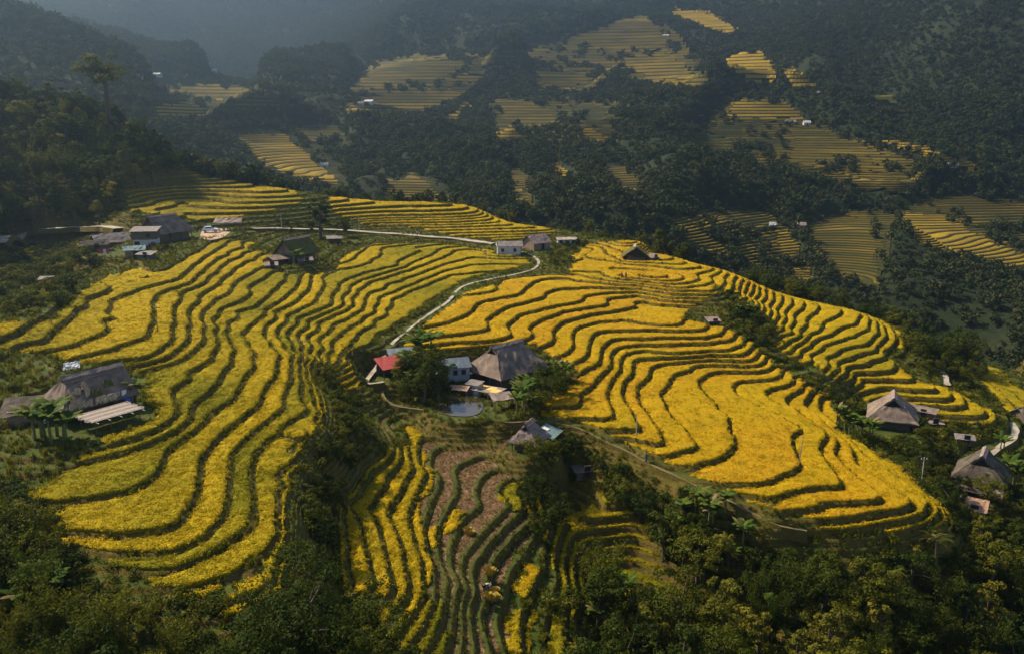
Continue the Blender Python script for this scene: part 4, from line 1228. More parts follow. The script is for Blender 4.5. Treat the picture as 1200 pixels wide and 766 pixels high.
def posts(t, L, W, z0, z1, nx, ny, r=0.11, mat=None):
    for i in range(nx):
        for j in range(ny):
            if 0 < i < nx - 1 and 0 < j < ny - 1: continue
            x = -L / 2 + L * i / (nx - 1); y = -W / 2 + W * j / (ny - 1)
            part('post', MB().rod((x, y, z0), (x, y, z1), r), mat or M['wood'], t)
def rad(d): return math.radians(d)

# ---- the big thatched house above the pond
t = thing('thatched_house', 'largest grey thatched house with long hipped roof, beside the pond and drying platform', 'house', spot(594, 440), rad(45))
walls(t, 9.2, 6.8, -0.3, 2.6, M['wood']); posts(t, 10.6, 8.2, -0.6, 2.8, 5, 4)
thatch_roof(t, 12.0, 9.4, 2.3, 6.6, 0.30, M['thatch'], (1, 1))
opening(t, 'door', 1.0, -3.4, 1.0, 1.0, 1.9, 'y-'); opening(t, 'window', -2.4, -3.4, 1.4, 0.8, 0.8, 'y-'); opening(t, 'door', -4.6, 0.5, 1.0, 1.0, 1.9, 'x-')
part('floor', MB().box((0, 0, -0.15), (11.0, 8.6, 0.3)), M['mud'], t)
part('roof_patch', MB().slab([(-3.0, 0.55, 6.15), (-0.3, 0.55, 6.15), (-0.3, 0.02, 6.68), (-3.0, 0.02, 6.68)], 0.05), M['redroof'], t)
# drying platform
t = thing('drying_platform', 'raised bamboo platform with orange grain drying in front of the largest thatched house', 'platform', spot(572, 461), rad(-28))
for i in range(16): part('slat', MB().box((-2.3 + i * 0.31, 0, 1.45), (0.24, 3.3, 0.05)), M['wood_l'], t)
for sx in (-1, 1):
    for sy in (-1, 1): part('post', MB().rod((sx * 2.1, sy * 1.4, -1.5), (sx * 2.1, sy * 1.4, 1.36), 0.07), M['wood'], t)
for sy in (-1, 1): part('beam', MB().box((0, sy * 1.4, 1.37), (4.8, 0.1, 0.1)), M['wood'], t)
for k, (x, y) in enumerate(((-1.1, 0.4), (0.5, 0.35), (1.6, -0.4))):
    o = part('grain_mat', MB().slab([(x - 0.65, y - 0.85, 1.51), (x + 0.65, y - 0.85, 1.51), (x + 0.65, y + 0.85, 1.51), (x - 0.65, y + 0.85, 1.51)], 0.02, 5, 5, 0.012), M['grain'], t)
    o['label'] = 'orange grain spread on a mat'
t = thing('wash_house', 'tiny white wash house with flat roof and round white basin on the drying platform side', 'shed', spot(556, 458), rad(-28))
walls(t, 2.2, 1.7, -0.4, 2.1, M['white']); part('roof', MB().slab([(-1.3, -1.1, 2.1), (1.3, -1.1, 2.1), (1.3, 1.1, 2.35), (-1.3, 1.1, 2.35)], 0.08, 4, 2, 0.02), M['fibro'], t)
opening(t, 'door', -0.3, -0.85, 0.9, 0.6, 1.6, 'y-', M['bluesheet']); opening(t, 'window', 0.65, -0.85, 1.3, 0.4, 0.5, 'y-', M['dark'])
part('basin', MB().rod((0.95, -1.02, 1.2), (0.95, -1.15, 1.2), 0.45, 0.40, 14), M['cloth_w'], t)
t = thing('plank_roof', 'low brown lean-to roof of loose boards above the pond edge', 'lean-to', spot(538, 460), rad(-15))
for i in range(7): part('board', MB().slab([(-1.6 + i * 0.46, -0.8, 1.0 + 0.03 * (i % 2)), (-1.18 + i * 0.46, -0.8, 1.0 + 0.03 * (i % 2)), (-1.18 + i * 0.46, 0.8, 1.35), (-1.6 + i * 0.46, 0.8, 1.35)], 0.04), M['tileroof'], t)
for sx in (-1, 1):
    for sy in (-1, 1): part('post', MB().rod((sx * 1.3, sy * 0.7, -0.6), (sx * 1.3, sy * 0.7, 0.95 + 0.17 * (sy + 1)), 0.06), M['wood'], t)
t = thing('tin_roof_shelter', 'small pale brown shelter between the drying platform and banana plants', 'shelter', spot(588, 474), rad(20))
part('roof', MB().slab([(-1.7, -1.2, 1.5), (1.7, -1.2, 1.5), (1.7, 1.2, 2.0), (-1.7, 1.2, 2.0)], 0.08, 6, 3, 0.04, 0.06), M['thatch_l'], t)
posts(t, 2.8, 1.9, -0.5, 1.55, 2, 2, 0.07)
# ---- grey-blue house
t = thing('blockwork_house', 'pale blue-grey house with low tin roof beside the big leafy banana clump', 'house', spot(529, 442), rad(18))
walls(t, 5.2, 3.6, -0.4, 2.5, M['bluegrey'])
r = MB()
for sg in (-1, 1): r.slab([(-2.95, sg * 2.25, 2.35), (2.95, sg * 2.25, 2.35), (2.95, 0, 3.5), (-2.95, 0, 3.5)], 0.06, 10, 2, 0.012)
part('roof', r, M['bluesheet'], t)
for sx in (-1, 1): part('gable', MB().poly([(sx * 2.5, -1.75, 2.5), (sx * 2.5, 1.75, 2.5), (sx * 2.5, 0, 3.35), (sx * 2.4, -1.75, 2.5), (sx * 2.4, 1.75, 2.5), (sx * 2.4, 0, 3.35)], [(0, 1, 2), (5, 4, 3), (0, 3, 4, 1), (1, 4, 5, 2), (2, 5, 3, 0)]), M['bluegrey'], t)
for x in (-1.4, 0.2, 1.6): opening(t, 'window', x, -1.8, 1.5, 0.6, 0.7, 'y-')
# ---- red shed and blue shed
def shed(name, label, sp, rz, L, W, z1, z2, roofm, wallm, open_front=False, over=0.35):
    t = thing(name, label, 'shed', sp, rz)
    if open_front:
        posts(t, L, W, -0.5, z1, 3, 2, 0.08)
        part('wall', MB().box((0, W / 2, z2 / 2 - 0.2), (L, 0.1, z2)), wallm, t)
    else:
        walls(t, L, W, -0.4, z1, wallm)
        opening(t, 'door', L * 0.1, -W / 2, 0.85, 0.8, 1.6, 'y-')
    part('roof', MB().slab([(-L / 2 - over, -W / 2 - over, z1), (L / 2 + over, -W / 2 - over, z1), (L / 2 + over, W / 2 + over, z2), (-L / 2 - over, W / 2 + over, z2)], 0.06, 8, 3, 0.015), roofm, t)
    return t
shed('red_roof_shed', 'open shed with faded red tin roof at the end of the concrete path', spot(459, 437), rad(35), 4.0, 2.6, 1.7, 2.9, M['redroof'], M['wood'], True)
shed('blue_roof_shed', 'shed with dark blue-grey tin roof behind the red roofed shed', spot(471, 423), rad(20), 3.8, 3.0, 1.9, 2.9, M['bluesheet'], M['wood'])
shed('red_annex', 'narrow lean-to with dull red roof between red and blue roofed sheds', spot(462, 428), rad(28), 2.6, 1.2, 1.6, 2.0, M['redroof'], M['wood'])
# ---- field hut with the teal sheet
t = thing('field_hut', 'small pink-grey thatched hut with steep roof above the harvested terraces', 'hut', spot(620, 519), rad(66))
walls(t, 3.4, 2.8, -0.8, 1.7, M['wood']); posts(t, 4.0, 3.4, -1.0, 1.6, 3, 2, 0.08)
thatch_roof(t, 5.0, 4.6, 1.3, 3.9, 0.34, M['thatch_l'], (1, 1), 0.25, 7)
t = thing('teal_lean_to', 'teal corrugated sheet roof leaning against the small pink-grey thatched hut', 'lean-to', spot(644, 517), rad(66))
part('roof', MB().slab([(-2.0, -1.3, 1.1), (2.0, -1.3, 1.1), (2.0, 1.3, 1.9), (-2.0, 1.3, 1.9)], 0.04, 10, 2, 0.02), M['teal'], t)
posts(t, 3.6, 2.2, -0.8, 1.2, 2, 2, 0.06)
part('white_sheet', MB().slab([(-0.3, 0.2, 1.66), (0.5, 0.2, 1.66), (0.5, 1.0, 1.90), (-0.3, 1.0, 1.90)], 0.02), M['cloth_w'], t)
shed('buried_shed', 'low dark plank roof half hidden in the bushes of the ravine', spot(684, 552), rad(15), 2.6, 1.4, 0.9, 1.3, M['wood'], M['wood'])
# ---- west stilt house
t = thing('stilt_house', 'dark thatched stilt house with straw patched roof beside the bamboo deck', 'house', spot(104, 476), rad(54))
walls(t, 7.6, 4.6, 0.7, 2.4, M['wood']); posts(t, 8.6, 5.6, -1.2, 2.2, 5, 3, 0.12)
part('floor', MB().box((0, 0, 0.85), (8.6, 5.6, 0.12)), M['wood'], t)
t.scale = (0.88, 0.88, 0.88)
ro = thatch_roof(t, 10.0, 7.2, 2.0, 5.5, 0.22, M['thatch'], (1, 0), 0.3, 9, M['thatch'])
def on_slope(L, W, ze, zr, u, w_):  # point on the roof's camera-side slope
    return (u * L / 2, -W / 2 * (1 - w_), ze + (zr - ze) * w_)
for (u0, u1, w0, w1) in ((-0.85, -0.2, 0.03, 0.10), (-0.72, -0.58, 0.2, 0.40), (-0.30, -0.18, 0.34, 0.62), (0.05, 0.4, 0.04, 0.11), (-0.5, -0.38, 0.45, 0.53), (-0.15, 0.1, 0.06, 0.13), (-0.62, -0.5, 0.12, 0.22)):
    q = [on_slope(10, 7.2, 2.0, 5.5, u0, w0), on_slope(10, 7.2, 2.0, 5.5, u1, w0), on_slope(10, 7.2, 2.0, 5.5, u1, w1), on_slope(10, 7.2, 2.0, 5.5, u0 + 0.05, w1)]
    q = [(a, b - 0.12, c + 0.16) for a, b, c in q]
    st = MB(); rgs = np.random.default_rng(int(u0 * 100 + w0 * 977) & 1023)
    q_ = [np.array(p_) for p_ in q]
    for _ in range(26):
        a_, b_ = rgs.uniform(0, 1), rgs.uniform(0, 1)
        c_ = (q_[0] * (1 - a_) + q_[1] * a_) * (1 - b_) + (q_[3] * (1 - a_) + q_[2] * a_) * b_
        e1 = (q_[1] - q_[0]) / np.linalg.norm(q_[1] - q_[0]); e2 = (q_[3] - q_[0]) / np.linalg.norm(q_[3] - q_[0])
        th_ = rgs.normal(1.57, 0.5); d1 = e1 * math.cos(th_) + e2 * math.sin(th_); d2 = -e1 * math.sin(th_) + e2 * math.cos(th_)
        l_, w_ = rgs.uniform(0.25, 0.6), rgs.uniform(0.06, 0.16)
        st.slab([c_ - d1 * l_ - d2 * w_, c_ - d1 * l_ + d2 * w_, c_ + d1 * l_ + d2 * w_, c_ + d1 * l_ - d2 * w_], 0.05, 2, 2, 0.03)
    part('straw_patch', st, M['dry'], ro)
for (u0, u1, w0, w1) in ((-0.15, 0.12, 0.24, 0.42), (0.2, 0.5, 0.4, 0.6)):
    q = [on_slope(10, 7.2, 2.0, 5.5, u0, w0), on_slope(10, 7.2, 2.0, 5.5, u1, w0), on_slope(10, 7.2, 2.0, 5.5, u1, w1), on_slope(10, 7.2, 2.0, 5.5, u0 + 0.05, w1)]
    part('moss', MB().slab([(a, b - 0.06, c + 0.08) for a, b, c in q], 0.06, 6, 4, 0.05, 0.1), M['thatch_m'], ro)
opening(t, 'door', 1.5, -2.3, 1.8, 0.9, 1.6, 'y-'); opening(t, 'window', -2.0, -2.3, 1.9, 0.7, 0.7, 'y-')
part('water_tank', MB().rod((3.2, -3.6, 0.6), (3.2, -3.6, 1.8), 0.45, 0.42, 14), M['blue'], t)
t = thing('bamboo_deck', 'pale bamboo deck on thin posts jutting out below the dark thatched stilt house', 'deck', spot(131, 497), rad(54))
for i in range(20):
    e = 0.25 * math.sin(i * 2.7)
    part('slat', MB().box((-0.1 + e, -1.75 + i * 0.185, 1.5 + 0.02 * math.sin(i)), (6.0, 0.14, 0.05)), M['wood_l'], t)
for i in range(5): part('joist', MB().rod((-2.6 + i * 1.3, -2.4, 1.40), (-2.6 + i * 1.3, 2.0, 1.40), 0.05), M['wood_l'], t)
for i in range(4):
    for sy in (-1.5, 1.6): part('post', MB().rod((-2.5 + i * 1.65, sy, -1.6), (-2.5 + i * 1.65, sy, 1.36), 0.05), M['wood'], t)
t = thing('washing_line', 'white and grey laundry on a line over the bamboo deck', 'laundry', spot(141, 481), rad(54))
for sx in (-1.4, 1.4): part('pole', MB().rod((sx, 0, -0.3), (sx, 0, 2.6), 0.04), M['wood'], t)
part('line', MB().rod((-1.4, 0, 2.5), (1.4, 0, 2.5), 0.015), M['wood'], t)
for i, m in enumerate(('cloth_w', 'bluegrey', 'cloth_w')): part('shirt', MB().slab([(-1.1 + i * 0.75, -0.03, 1.9), (-0.55 + i * 0.75, 0.03, 1.9), (-0.55 + i * 0.75, 0, 2.48), (-1.1 + i * 0.75, 0, 2.48)], 0.02, 3, 3, 0.03), M[m], t)
t = thing('plank_shed', 'mud walled shed with sagging grass roof and white door left of the stilt house', 'shed', spot(36, 478), rad(20))
walls(t, 4.2, 2.8, -0.6, 1.6, M['mud'])
part('roof', MB().slab([(-2.8, -2.0, 1.45), (2.8, -2.0, 1.55), (2.8, 2.0, 2.3), (-2.8, 2.0, 2.2)], 0.2, 8, 4, 0.08, 0.12), M['thatch_d'], t)
opening(t, 'door', 1.2, -1.4, 0.6, 0.7, 1.4, 'y-', M['cloth_w']); opening(t, 'door', 1.95, -1.4, 0.6, 0.35, 1.4, 'y-', M['blue'])
t = thing('white_tarp', 'crumpled white tarpaulin over sacks behind the dark thatched stilt house', 'tarpaulin', spot(84, 430), rad(20))
part('sheet', MB().slab([(-1.0, -0.5, 0.2), (1.0, -0.5, 0.25), (0.9, 0.5, 0.95), (-0.9, 0.5, 0.85)], 0.04, 8, 6, 0.09, 0.1), M['cloth_w'], t)
part('sacks', MB().box((0, 0.1, 0.15), (1.6, 0.8, 0.7), 0, 0.8), M['dry'], t)
# ---- upper farm
t = thing('hill_farmhouse', 'grey thatched farmhouse with pale ridge by the upper road and parked car', 'house', spot(196, 278), rad(62))
walls(t, 8.4, 5.8, -0.5, 2.6, M['wood']); posts(t, 9.4, 6.8, -0.8, 2.6, 4, 3)
thatch_roof(t, 10.6, 8.4, 2.3, 6.4, 0.36, M['thatch'], (0, 1), 0.28, 9, M['wood'])
opening(t, 'door', -4.2, 0.4, 1.0, 1.0, 1.8, 'x-'); opening(t, 'window', -1.5, -2.9, 1.5, 0.8, 0.8, 'y-')
t = thing('box_house', 'two storey box house with flat tin roof and white lower wall beside grey thatched farmhouse', 'house', spot(172, 286), rad(8))
walls(t, 5.0, 3.6, -0.5, 2.2, M['white']); walls(t, 5.4, 4.0, 2.25, 4.2, M['wood'])
part('roof', MB().slab([(-3.1, -2.4, 4.15), (3.1, -2.4, 4.15), (3.1, 2.4, 4.8), (-3.1, 2.4, 4.8)], 0.08, 8, 3, 0.03), M['fibro'], t)
opening(t, 'door', -1.6, -1.8, 0.8, 1.0, 1.8, 'y-'); opening(t, 'window', 1.0, -2.0, 3.2, 0.9, 0.8, 'y-'); opening(t, 'window', 2.0, -1.8, 1.1, 0.8, 0.9, 'y-', M['bluesheet'])
def gable_shed(name, label, sp, rz, L, W, z1, zr, roofm, wallm, cat='house'):
    t = thing(name, label, cat, sp, rz)
    walls(t, L - 0.8, W - 0.8, -0.5, z1 + 0.1, wallm)
    r = MB()
    for sg in (-1, 1): r.slab([(-L / 2, sg * W / 2, z1), (L / 2, sg * W / 2, z1), (L / 2, 0, zr), (-L / 2, 0, zr)], 0.12, 9, 4, 0.04, 0.06)
    ro = part('roof', r, roofm, t)
    for sx in (-1, 1):
        x = sx * (L / 2 - 0.42)
        part('gable', MB().poly([(x, -W / 2 + 0.5, z1 + 0.08), (x, W / 2 - 0.5, z1 + 0.08), (x, 0, zr - 0.22), (x - sx * 0.1, -W / 2 + 0.5, z1 + 0.08), (x - sx * 0.1, W / 2 - 0.5, z1 + 0.08), (x - sx * 0.1, 0, zr - 0.22)], [(0, 1, 2), (5, 4, 3), (0, 3, 4, 1), (1, 4, 5, 2), (2, 5, 3, 0)]), wallm, ro)
    opening(t, 'door', 0.3, -(W - 0.8) / 2, 0.9, 0.9, 1.7, 'y-')
    return t
gable_shed('long_farm_shed', 'long low farm building with grey fibre roof left of the box house', spot(130, 290), rad(40), 8.6, 6.4, 2.0, 4.0, M['fibro'], M['wood'])
gable_shed('side_shed', 'low dark grey roofed shed at the downhill end of the long farm building', spot(112, 298), rad(30), 6.0, 4.0, 1.5, 2.5, M['thatch_d'], M['wood'], 'shed')
gable_shed('teal_roof_shed', 'small shed with pale teal tin roof below the box house', spot(158, 301), rad(25), 4.6, 3.2, 1.9, 2.7, M['teal'], M['mud'], 'shed')
shed('pale_lean_to', 'pale fibre sheet lean-to beside the teal roofed shed', spot(172, 303), rad(-10), 3.2, 2.0, 1.2, 1.7, M['fibro'], M['wood'])
t = thing('red_washing', 'red and white washing hanging below the long farm building', 'laundry', spot(122, 304), rad(5))
for sx in (-1.5, 1.5): part('pole', MB().rod((sx, 0, -0.4), (sx, 0, 1.9), 0.04), M['wood'], t)
part('line', MB().rod((-1.5, 0, 1.8), (1.5, 0, 1.8), 0.015), M['wood'], t)
for i, m in enumerate(('cloth_r', 'cloth_r', 'cloth_w', 'cloth_r')): part('garment', MB().slab([(-1.3 + i * 0.66, -0.03, 0.8), (-0.75 + i * 0.66, 0.03, 0.8), (-0.75 + i * 0.66, 0, 1.78), (-1.3 + i * 0.66, 0, 1.78)], 0.02, 3, 3, 0.03), M[m], t)
t = thing('open_shelter', 'open shelter with wavy pinkish thatch roof behind the parked white car', 'shelter', spot(268, 271), rad(8))
part('roof', MB().slab([(-3.6, -1.7, 2.3), (3.6, -1.7, 2.3), (3.6, 1.7, 3.2), (-3.6, 1.7, 3.2)], 0.3, 10, 4, 0.10, 0.1), M['thatch_l'], t)
posts(t, 6.2, 2.6, -0.4, 2.3, 3, 2, 0.09)
t = thing('field_store', 'tiny plank field store with flat roof alone on the green bank', 'hut', spot(54, 329), rad(10))
walls(t, 2.0, 1.4, -0.5, 1.0, M['wood']); part('roof', MB().slab([(-1.4, -1.1, 1.0), (1.4, -1.1, 1.0), (1.4, 1.1, 1.35), (-1.4, 1.1, 1.35)], 0.12, 5, 3, 0.04), M['fibro'], t); opening(t, 'door', 0, -0.7, 0.3, 0.5, 0.9, 'y-')
# ---- mossy house
t = thing('mossy_house', 'gabled house with mossy green thatch between road and terraces, ringed by grey sheds', 'house', spot(348, 304), rad(60))
walls(t, 6.6, 5.2, -0.5, 2.3, M['wood']); posts(t, 7.6, 6.0, -0.8, 2.3, 4, 3)
thatch_roof(t, 8.4, 7.4, 2.0, 5.6, 0.3, M['thatch_m'], (0, 0), 0.26, 8, M['thatch'])
opening(t, 'door', -3.3, 0.0, 0.9, 0.9, 1.8, 'x-'); opening(t, 'window', 0.5, -2.6, 1.3, 0.8, 0.7, 'y-')
shed('grey_lean_to', 'low grey lean-to in front of the mossy thatched house gable', spot(327, 307), rad(40), 3.6, 2.2, 1.3, 2.0, M['thatch'], M['wood'], True)
shed('pink_store', 'small pinkish roofed store at the terrace edge by the mossy house', spot(318, 313), rad(15), 2.4, 1.6, 0.9, 1.4, M['thatch_l'], M['wood'])
shed('slate_store', 'grey slab roofed store under the mossy thatched house', spot(358, 313), rad(20), 3.0, 1.8, 0.9, 1.4, M['fibro'], M['wood'])
shed('roadside_store', 'narrow pale roofed store near the tall dark tree by the road', spot(392, 285), rad(12), 3.6, 2.0, 1.5, 2.0, M['fibro'], M['wood'], True)
# ---- houses at the end of the road
t = thing('white_house', 'whitewashed house with low grey roof where the road meets the winding path', 'house', spot(596, 297), rad(3))
walls(t, 6.2, 4.2, -0.6, 2.2, M['white'])
r = MB()
for sg in (-1, 1): r.slab([(-3.0, sg * 2.5, 2.35), (3.8, sg * 2.5, 2.35), (3.8, 0, 3.5), (-3.0, 0, 3.5)], 0.1, 10, 3, 0.03)
part('roof', r, M['fibro'], t)
for sx in (-1, 1): part('gable', MB().poly([(sx * 3.4, -2.0, 2.4), (sx * 3.4, 2.0, 2.4), (sx * 3.4, 0, 3.3), (sx * 3.28, -2.0, 2.4), (sx * 3.28, 2.0, 2.4), (sx * 3.28, 0, 3.3)], [(0, 1, 2), (5, 4, 3), (0, 3, 4, 1), (1, 4, 5, 2), (2, 5, 3, 0)]), M['white'], t)
for x in (-1.7, 1.6): opening(t, 'window', x, -2.1, 1.3, 0.6, 0.7, 'y-')
gable_shed('pink_roof_house', 'house with pale pink-grey gabled roof and ochre yard past the whitewashed house', spot(628, 290), rad(40), 7.0, 6.0, 2.0, 4.2, M['thatch_l'], M['mud'])
t = thing('white_wall_shed', 'long low white shed on the ridge beyond the pink-grey roofed house', 'shed', spot(664, 284), rad(5))
walls(t, 5.6, 2.0, -0.6, 1.4, M['white']); part('roof', MB().slab([(-3.1, -1.4, 1.4), (3.1, -1.4, 1.4), (3.1, 1.4, 1.8), (-3.1, 1.4, 1.8)], 0.08, 8, 2, 0.03), M['concrete'], t)
for x in (-1.8, 0, 1.8): opening(t, 'window', x, -1.0, 0.7, 0.6, 0.6, 'y-')
t = thing('brown_hut', 'brown gabled thatch hut sunk behind the ripest field on the crest', 'hut', spot(745, 302), rad(84))
walls(t, 5.0, 4.6, -0.6, 1.4, M['wood'])
thatch_roof(t, 6.0, 7.6, 0.9, 3.6, 0.3, M['thatch_m'], (0, 0), 0.26, 8, M['dark'])
for i, dx in enumerate((-0.9, -0.2, 0.6)): part('white_board', MB().slab([(-2.6 + 0.2 * i, 0.4 + dx * 0.3, 3.45), (-0.4, 0.4 + dx * 0.3, 3.45), (-0.4, 0.55 + dx * 0.3, 3.75), (-2.6, 0.55 + dx * 0.3, 3.75)], 0.03), M['cloth_w'], t)
shed('scrap_shed', 'small pale scrap roofed shed at the side of the brown gabled hut', spot(765, 303), rad(30), 2.4, 1.8, 1.0, 1.6, M['thatch_l'], M['wood'])
shed('pink_field_hut', 'tiny pink roofed field hut at the edge of the bushes between two terraced spurs', spot(835, 379), rad(10), 2.2, 1.6, 1.2, 1.7, M['thatch_l'], M['dark'])
# ---- east houses
t = thing('gablet_house', 'grey thatched house with broad gablet roof on the slope under the eastern terraces', 'house', spot(1044, 500), rad(67))
walls(t, 6.4, 5.6, -1.2, 2.2, M['wood']); posts(t, 7.4, 6.8, -1.6, 2.0, 4, 3)
thatch_roof(t, 8.8, 8.4, 1.7, 5.5, 0.42, M['thatch'], (1, 1), 0.28, 9)
shed('black_lean_to', 'narrow grey plank lean-to roof right of the gablet house', spot(1080, 487), rad(-40), 4.6, 1.6, 1.2, 1.7, M['thatch'], M['wood'])
shed('bleached_roof', 'bleached flat board roof just below the narrow plank lean-to', spot(1093, 495), rad(-8), 3.0, 1.2, 0.7, 0.9, M['thatch_l'], M['wood'])
t = thing('tiered_house', 'dark brown thatched house with tiered roof at the low eastern corner', 'house', spot(1148, 570), rad(56))
walls(t, 6.6, 6.0, -1.0, 2.3, M['wood']); posts(t, 7.4, 6.8, -1.4, 2.0, 4, 3)
thatch_roof(t, 8.2, 7.8, 2.6, 6.4, 0.45, M['thatch_d'], (1, 1), 0.28, 9)
part('skirt_roof', MB().slab([(-5.2, -3.6, 1.2), (-5.2, 3.6, 1.2), (-3.6, 3.4, 2.3), (-3.6, -3.4, 2.3)], 0.2, 8, 3, 0.06, 0.1), M['thatch'], t)
opening(t, 'door', -3.3, 0.8, 0.4, 0.9, 1.7, 'x-')
shed('white_top_store', 'small store with white lid roof uphill of the tiered brown house', spot(1130, 518), rad(-20), 2.6, 1.6, 0.9, 1.2, M['fibro'], M['wood'])
gable_shed('tile_roof_hut', 'small hut with broken brown tiled roof below the tiered thatched house', spot(1140, 598), rad(-35), 4.0, 3.2, 1.0, 2.4, M['tileroof'], M['mud'], 'hut')
gable_shed('corner_house', 'grey thatched roof beside the bend of the eastern path', spot(1204, 492), rad(20), 6.0, 5.0, 1.4, 3.2, M['thatch'], M['wood'])
# far hamlets
def at_far(px, py):
    kx, kz = ray(px, py)
    ys = np.arange(330, 2500, 4.0)
    d = kz * ys - far_ground(kx, ys)
    i = int(np.argmax(d < 0))
    return (kx * ys[i], ys[i], kz * ys[i] + CAMZ - 0.5)
for (px, py, L, W, m, lab) in ((181, 90, 15, 7, 'white', 'long white roofed hall in the hazy valley village'), (250, 73, 9, 6, 'white', 'upper white roofed house in the hazy valley village'), (250, 85, 8, 6, 'white', 'middle white walled house in the hazy valley village'),
                               (242, 97, 7, 5, 'white', 'lower white house in the hazy valley village'), (216, 91, 9, 6, 'fibro', 'dull grey house in the hazy valley village'), (162, 92, 7, 5, 'white', 'small white house beside the lone tree in the distance'),
                               (433, 122, 9, 6, 'white', 'white roofed farmhouse on the far terraced shoulder'), (423, 124, 6, 5, 'bluesheet', 'blue roofed shed next to the far white roofed farmhouse'), (567, 95, 5, 4, 'white', 'lone white hut in woodland on the far slope'),
                               (780, 44, 8, 6, 'white', 'white hut high on the far mountain shoulder'), (938, 268, 6, 5, 'fibro', 'grey roofed farmhouse among trees across the valley'), (926, 146, 9, 6, 'fibro', 'row house at the top of the far golden spur'), (945, 147, 6, 5, 'white', 'pale hut beside the row house on the far golden spur'),
                               (1115, 197, 8, 5, 'white', 'white shed along the far ridge road'), (957, 112, 9, 5, 'fibro', 'grey farm shed in dark woods of the far mountain'), (905, 268, 4, 3, 'white', 'pale field hut beside small far terraces'), (380, 197, 6, 5, 'bluesheet', 'blue roofed house among far striped terraces')):
    t = gable_shed('far_house', lab, at_far(px, py), rad(random.uniform(-25, 25)), L, W, 2.6, 4.2, M[m if m != 'white' else 'farroof'], M['white' if m != 'fibro' else 'mud'])
    t['group'] = 'far houses across the valley'

# ------------------------------------------------------------------ roads, paths, pond, yard
def ribbon(name, q, hw, mat, lift=0.06):
    d = np.gradient(q, axis=0); d = d / (np.linalg.norm(d, axis=1, keepdims=True) + 1e-9)
    s = np.c_[-d[:, 1], d[:, 0]]
    zs = np.max([ground_z(q[:, 0] + s[:, 0] * k * hw, q[:, 1] + s[:, 1] * k * hw) for k in (-1, -0.5, 0, 0.5, 1)], 0)
    for _ in range(2):
        zp = np.pad(zs, 2, mode='edge'); zs = np.maximum(zs, (zp[:-4] + zp[1:-3] + zp[2:-2] + zp[3:-1] + zp[4:]) / 5)
    k = 9; zp = np.pad(zs, k // 2, mode='edge'); zs = np.convolve(zp, np.ones(k) / k, 'valid')
    wv = hw * (1 + 0.22 * vnoise(np.arange(len(q)) * 0.6 + hw * 50, np.arange(len(q)) * 0.0 + 3))
    L_ = np.c_[q + s * wv[:, None], zs + lift]; R2 = np.c_[q - s * wv[:, None], zs + lift]
    Lb = np.c_[q + s * (wv[:, None] + 0.5), zs - 1.3]; Rb = np.c_[q - s * (wv[:, None] + 0.5), zs - 1.3]
    V = np.concatenate([Lb, L_, R2, Rb]) + OFF
    n = len(q); i = np.arange(n - 1)
    top = np.c_[n + i, 2 * n + i, 2 * n + i + 1, n + i + 1][:, ::-1]
    s1 = np.c_[i, n + i, n + i + 1, i + 1][:, ::-1]; s2 = np.c_[2 * n + i, 3 * n + i, 3 * n + i + 1, 2 * n + i + 1][:, ::-1]
    return link(name, raw_mesh(name, V, np.r_[top, s1, s2], [mat, M['riser']], np.r_[np.zeros(n - 1), np.ones(2 * n - 2)], False), kind='structure')
ribbon('road', RLINES['road'], 1.5, M['concrete']); ribbon('road', RLINES['road2'], 1.4, M['concrete'])
ribbon('path', RLINES['path'], 0.34, M['concrete']); ribbon('dirt_path', RLINES['field_path'], 0.2, M['dirt'])
ribbon('path', RLINES['side_path'], 0.6, M['concrete']); ribbon('path', RLINES['east_path'], 0.6, M['concrete'])
def sheet(name, pix, mat, dz, zfix=None, seg=4, jit=0.0, kind='structure'):
    P_ = np.array([hit(a, b) for a, b in pix]); c = P_.mean(0)
    Pr = resample(np.r_[P_, P_[:1]], 0.6)[:-1]
    z = float(np.max(ground_z(Pr[:, 0], Pr[:, 1]))) + dz if zfix is None else zfix
    V = np.r_[[[c[0], c[1], z]], np.c_[Pr, np.full(len(Pr), z)], np.c_[Pr + (Pr - c) * 0.06, np.full(len(Pr), z - 1.2)]] + OFF
    n = len(Pr); i = np.arange(n); j = (i + 1) % n
    F3 = np.r_[np.c_[np.zeros(n, int), 1 + i, 1 + j], np.c_[1 + i, 1 + n + i, 1 + j], np.c_[1 + j, 1 + n + i, 1 + n + j]]
    return link(name, raw_mesh(name, V, F3, [mat, M['riser']], np.r_[np.zeros(n), np.ones(2 * n)], False), kind=kind), z
px0 = PADS['pond']
zp_ = float(tread(np.floor(px0[3])))
sheet('pond', [(508,478),(520,467),(545,461),(562,466),(566,476),(556,486),(535,490),(515,487)], M['water'], 0, zp_ + 0.12)
sheet('yard', [(234,279),(238,269),(258,266),(270,272),(262,280),(248,282)], M['orange_earth'], 0.05)
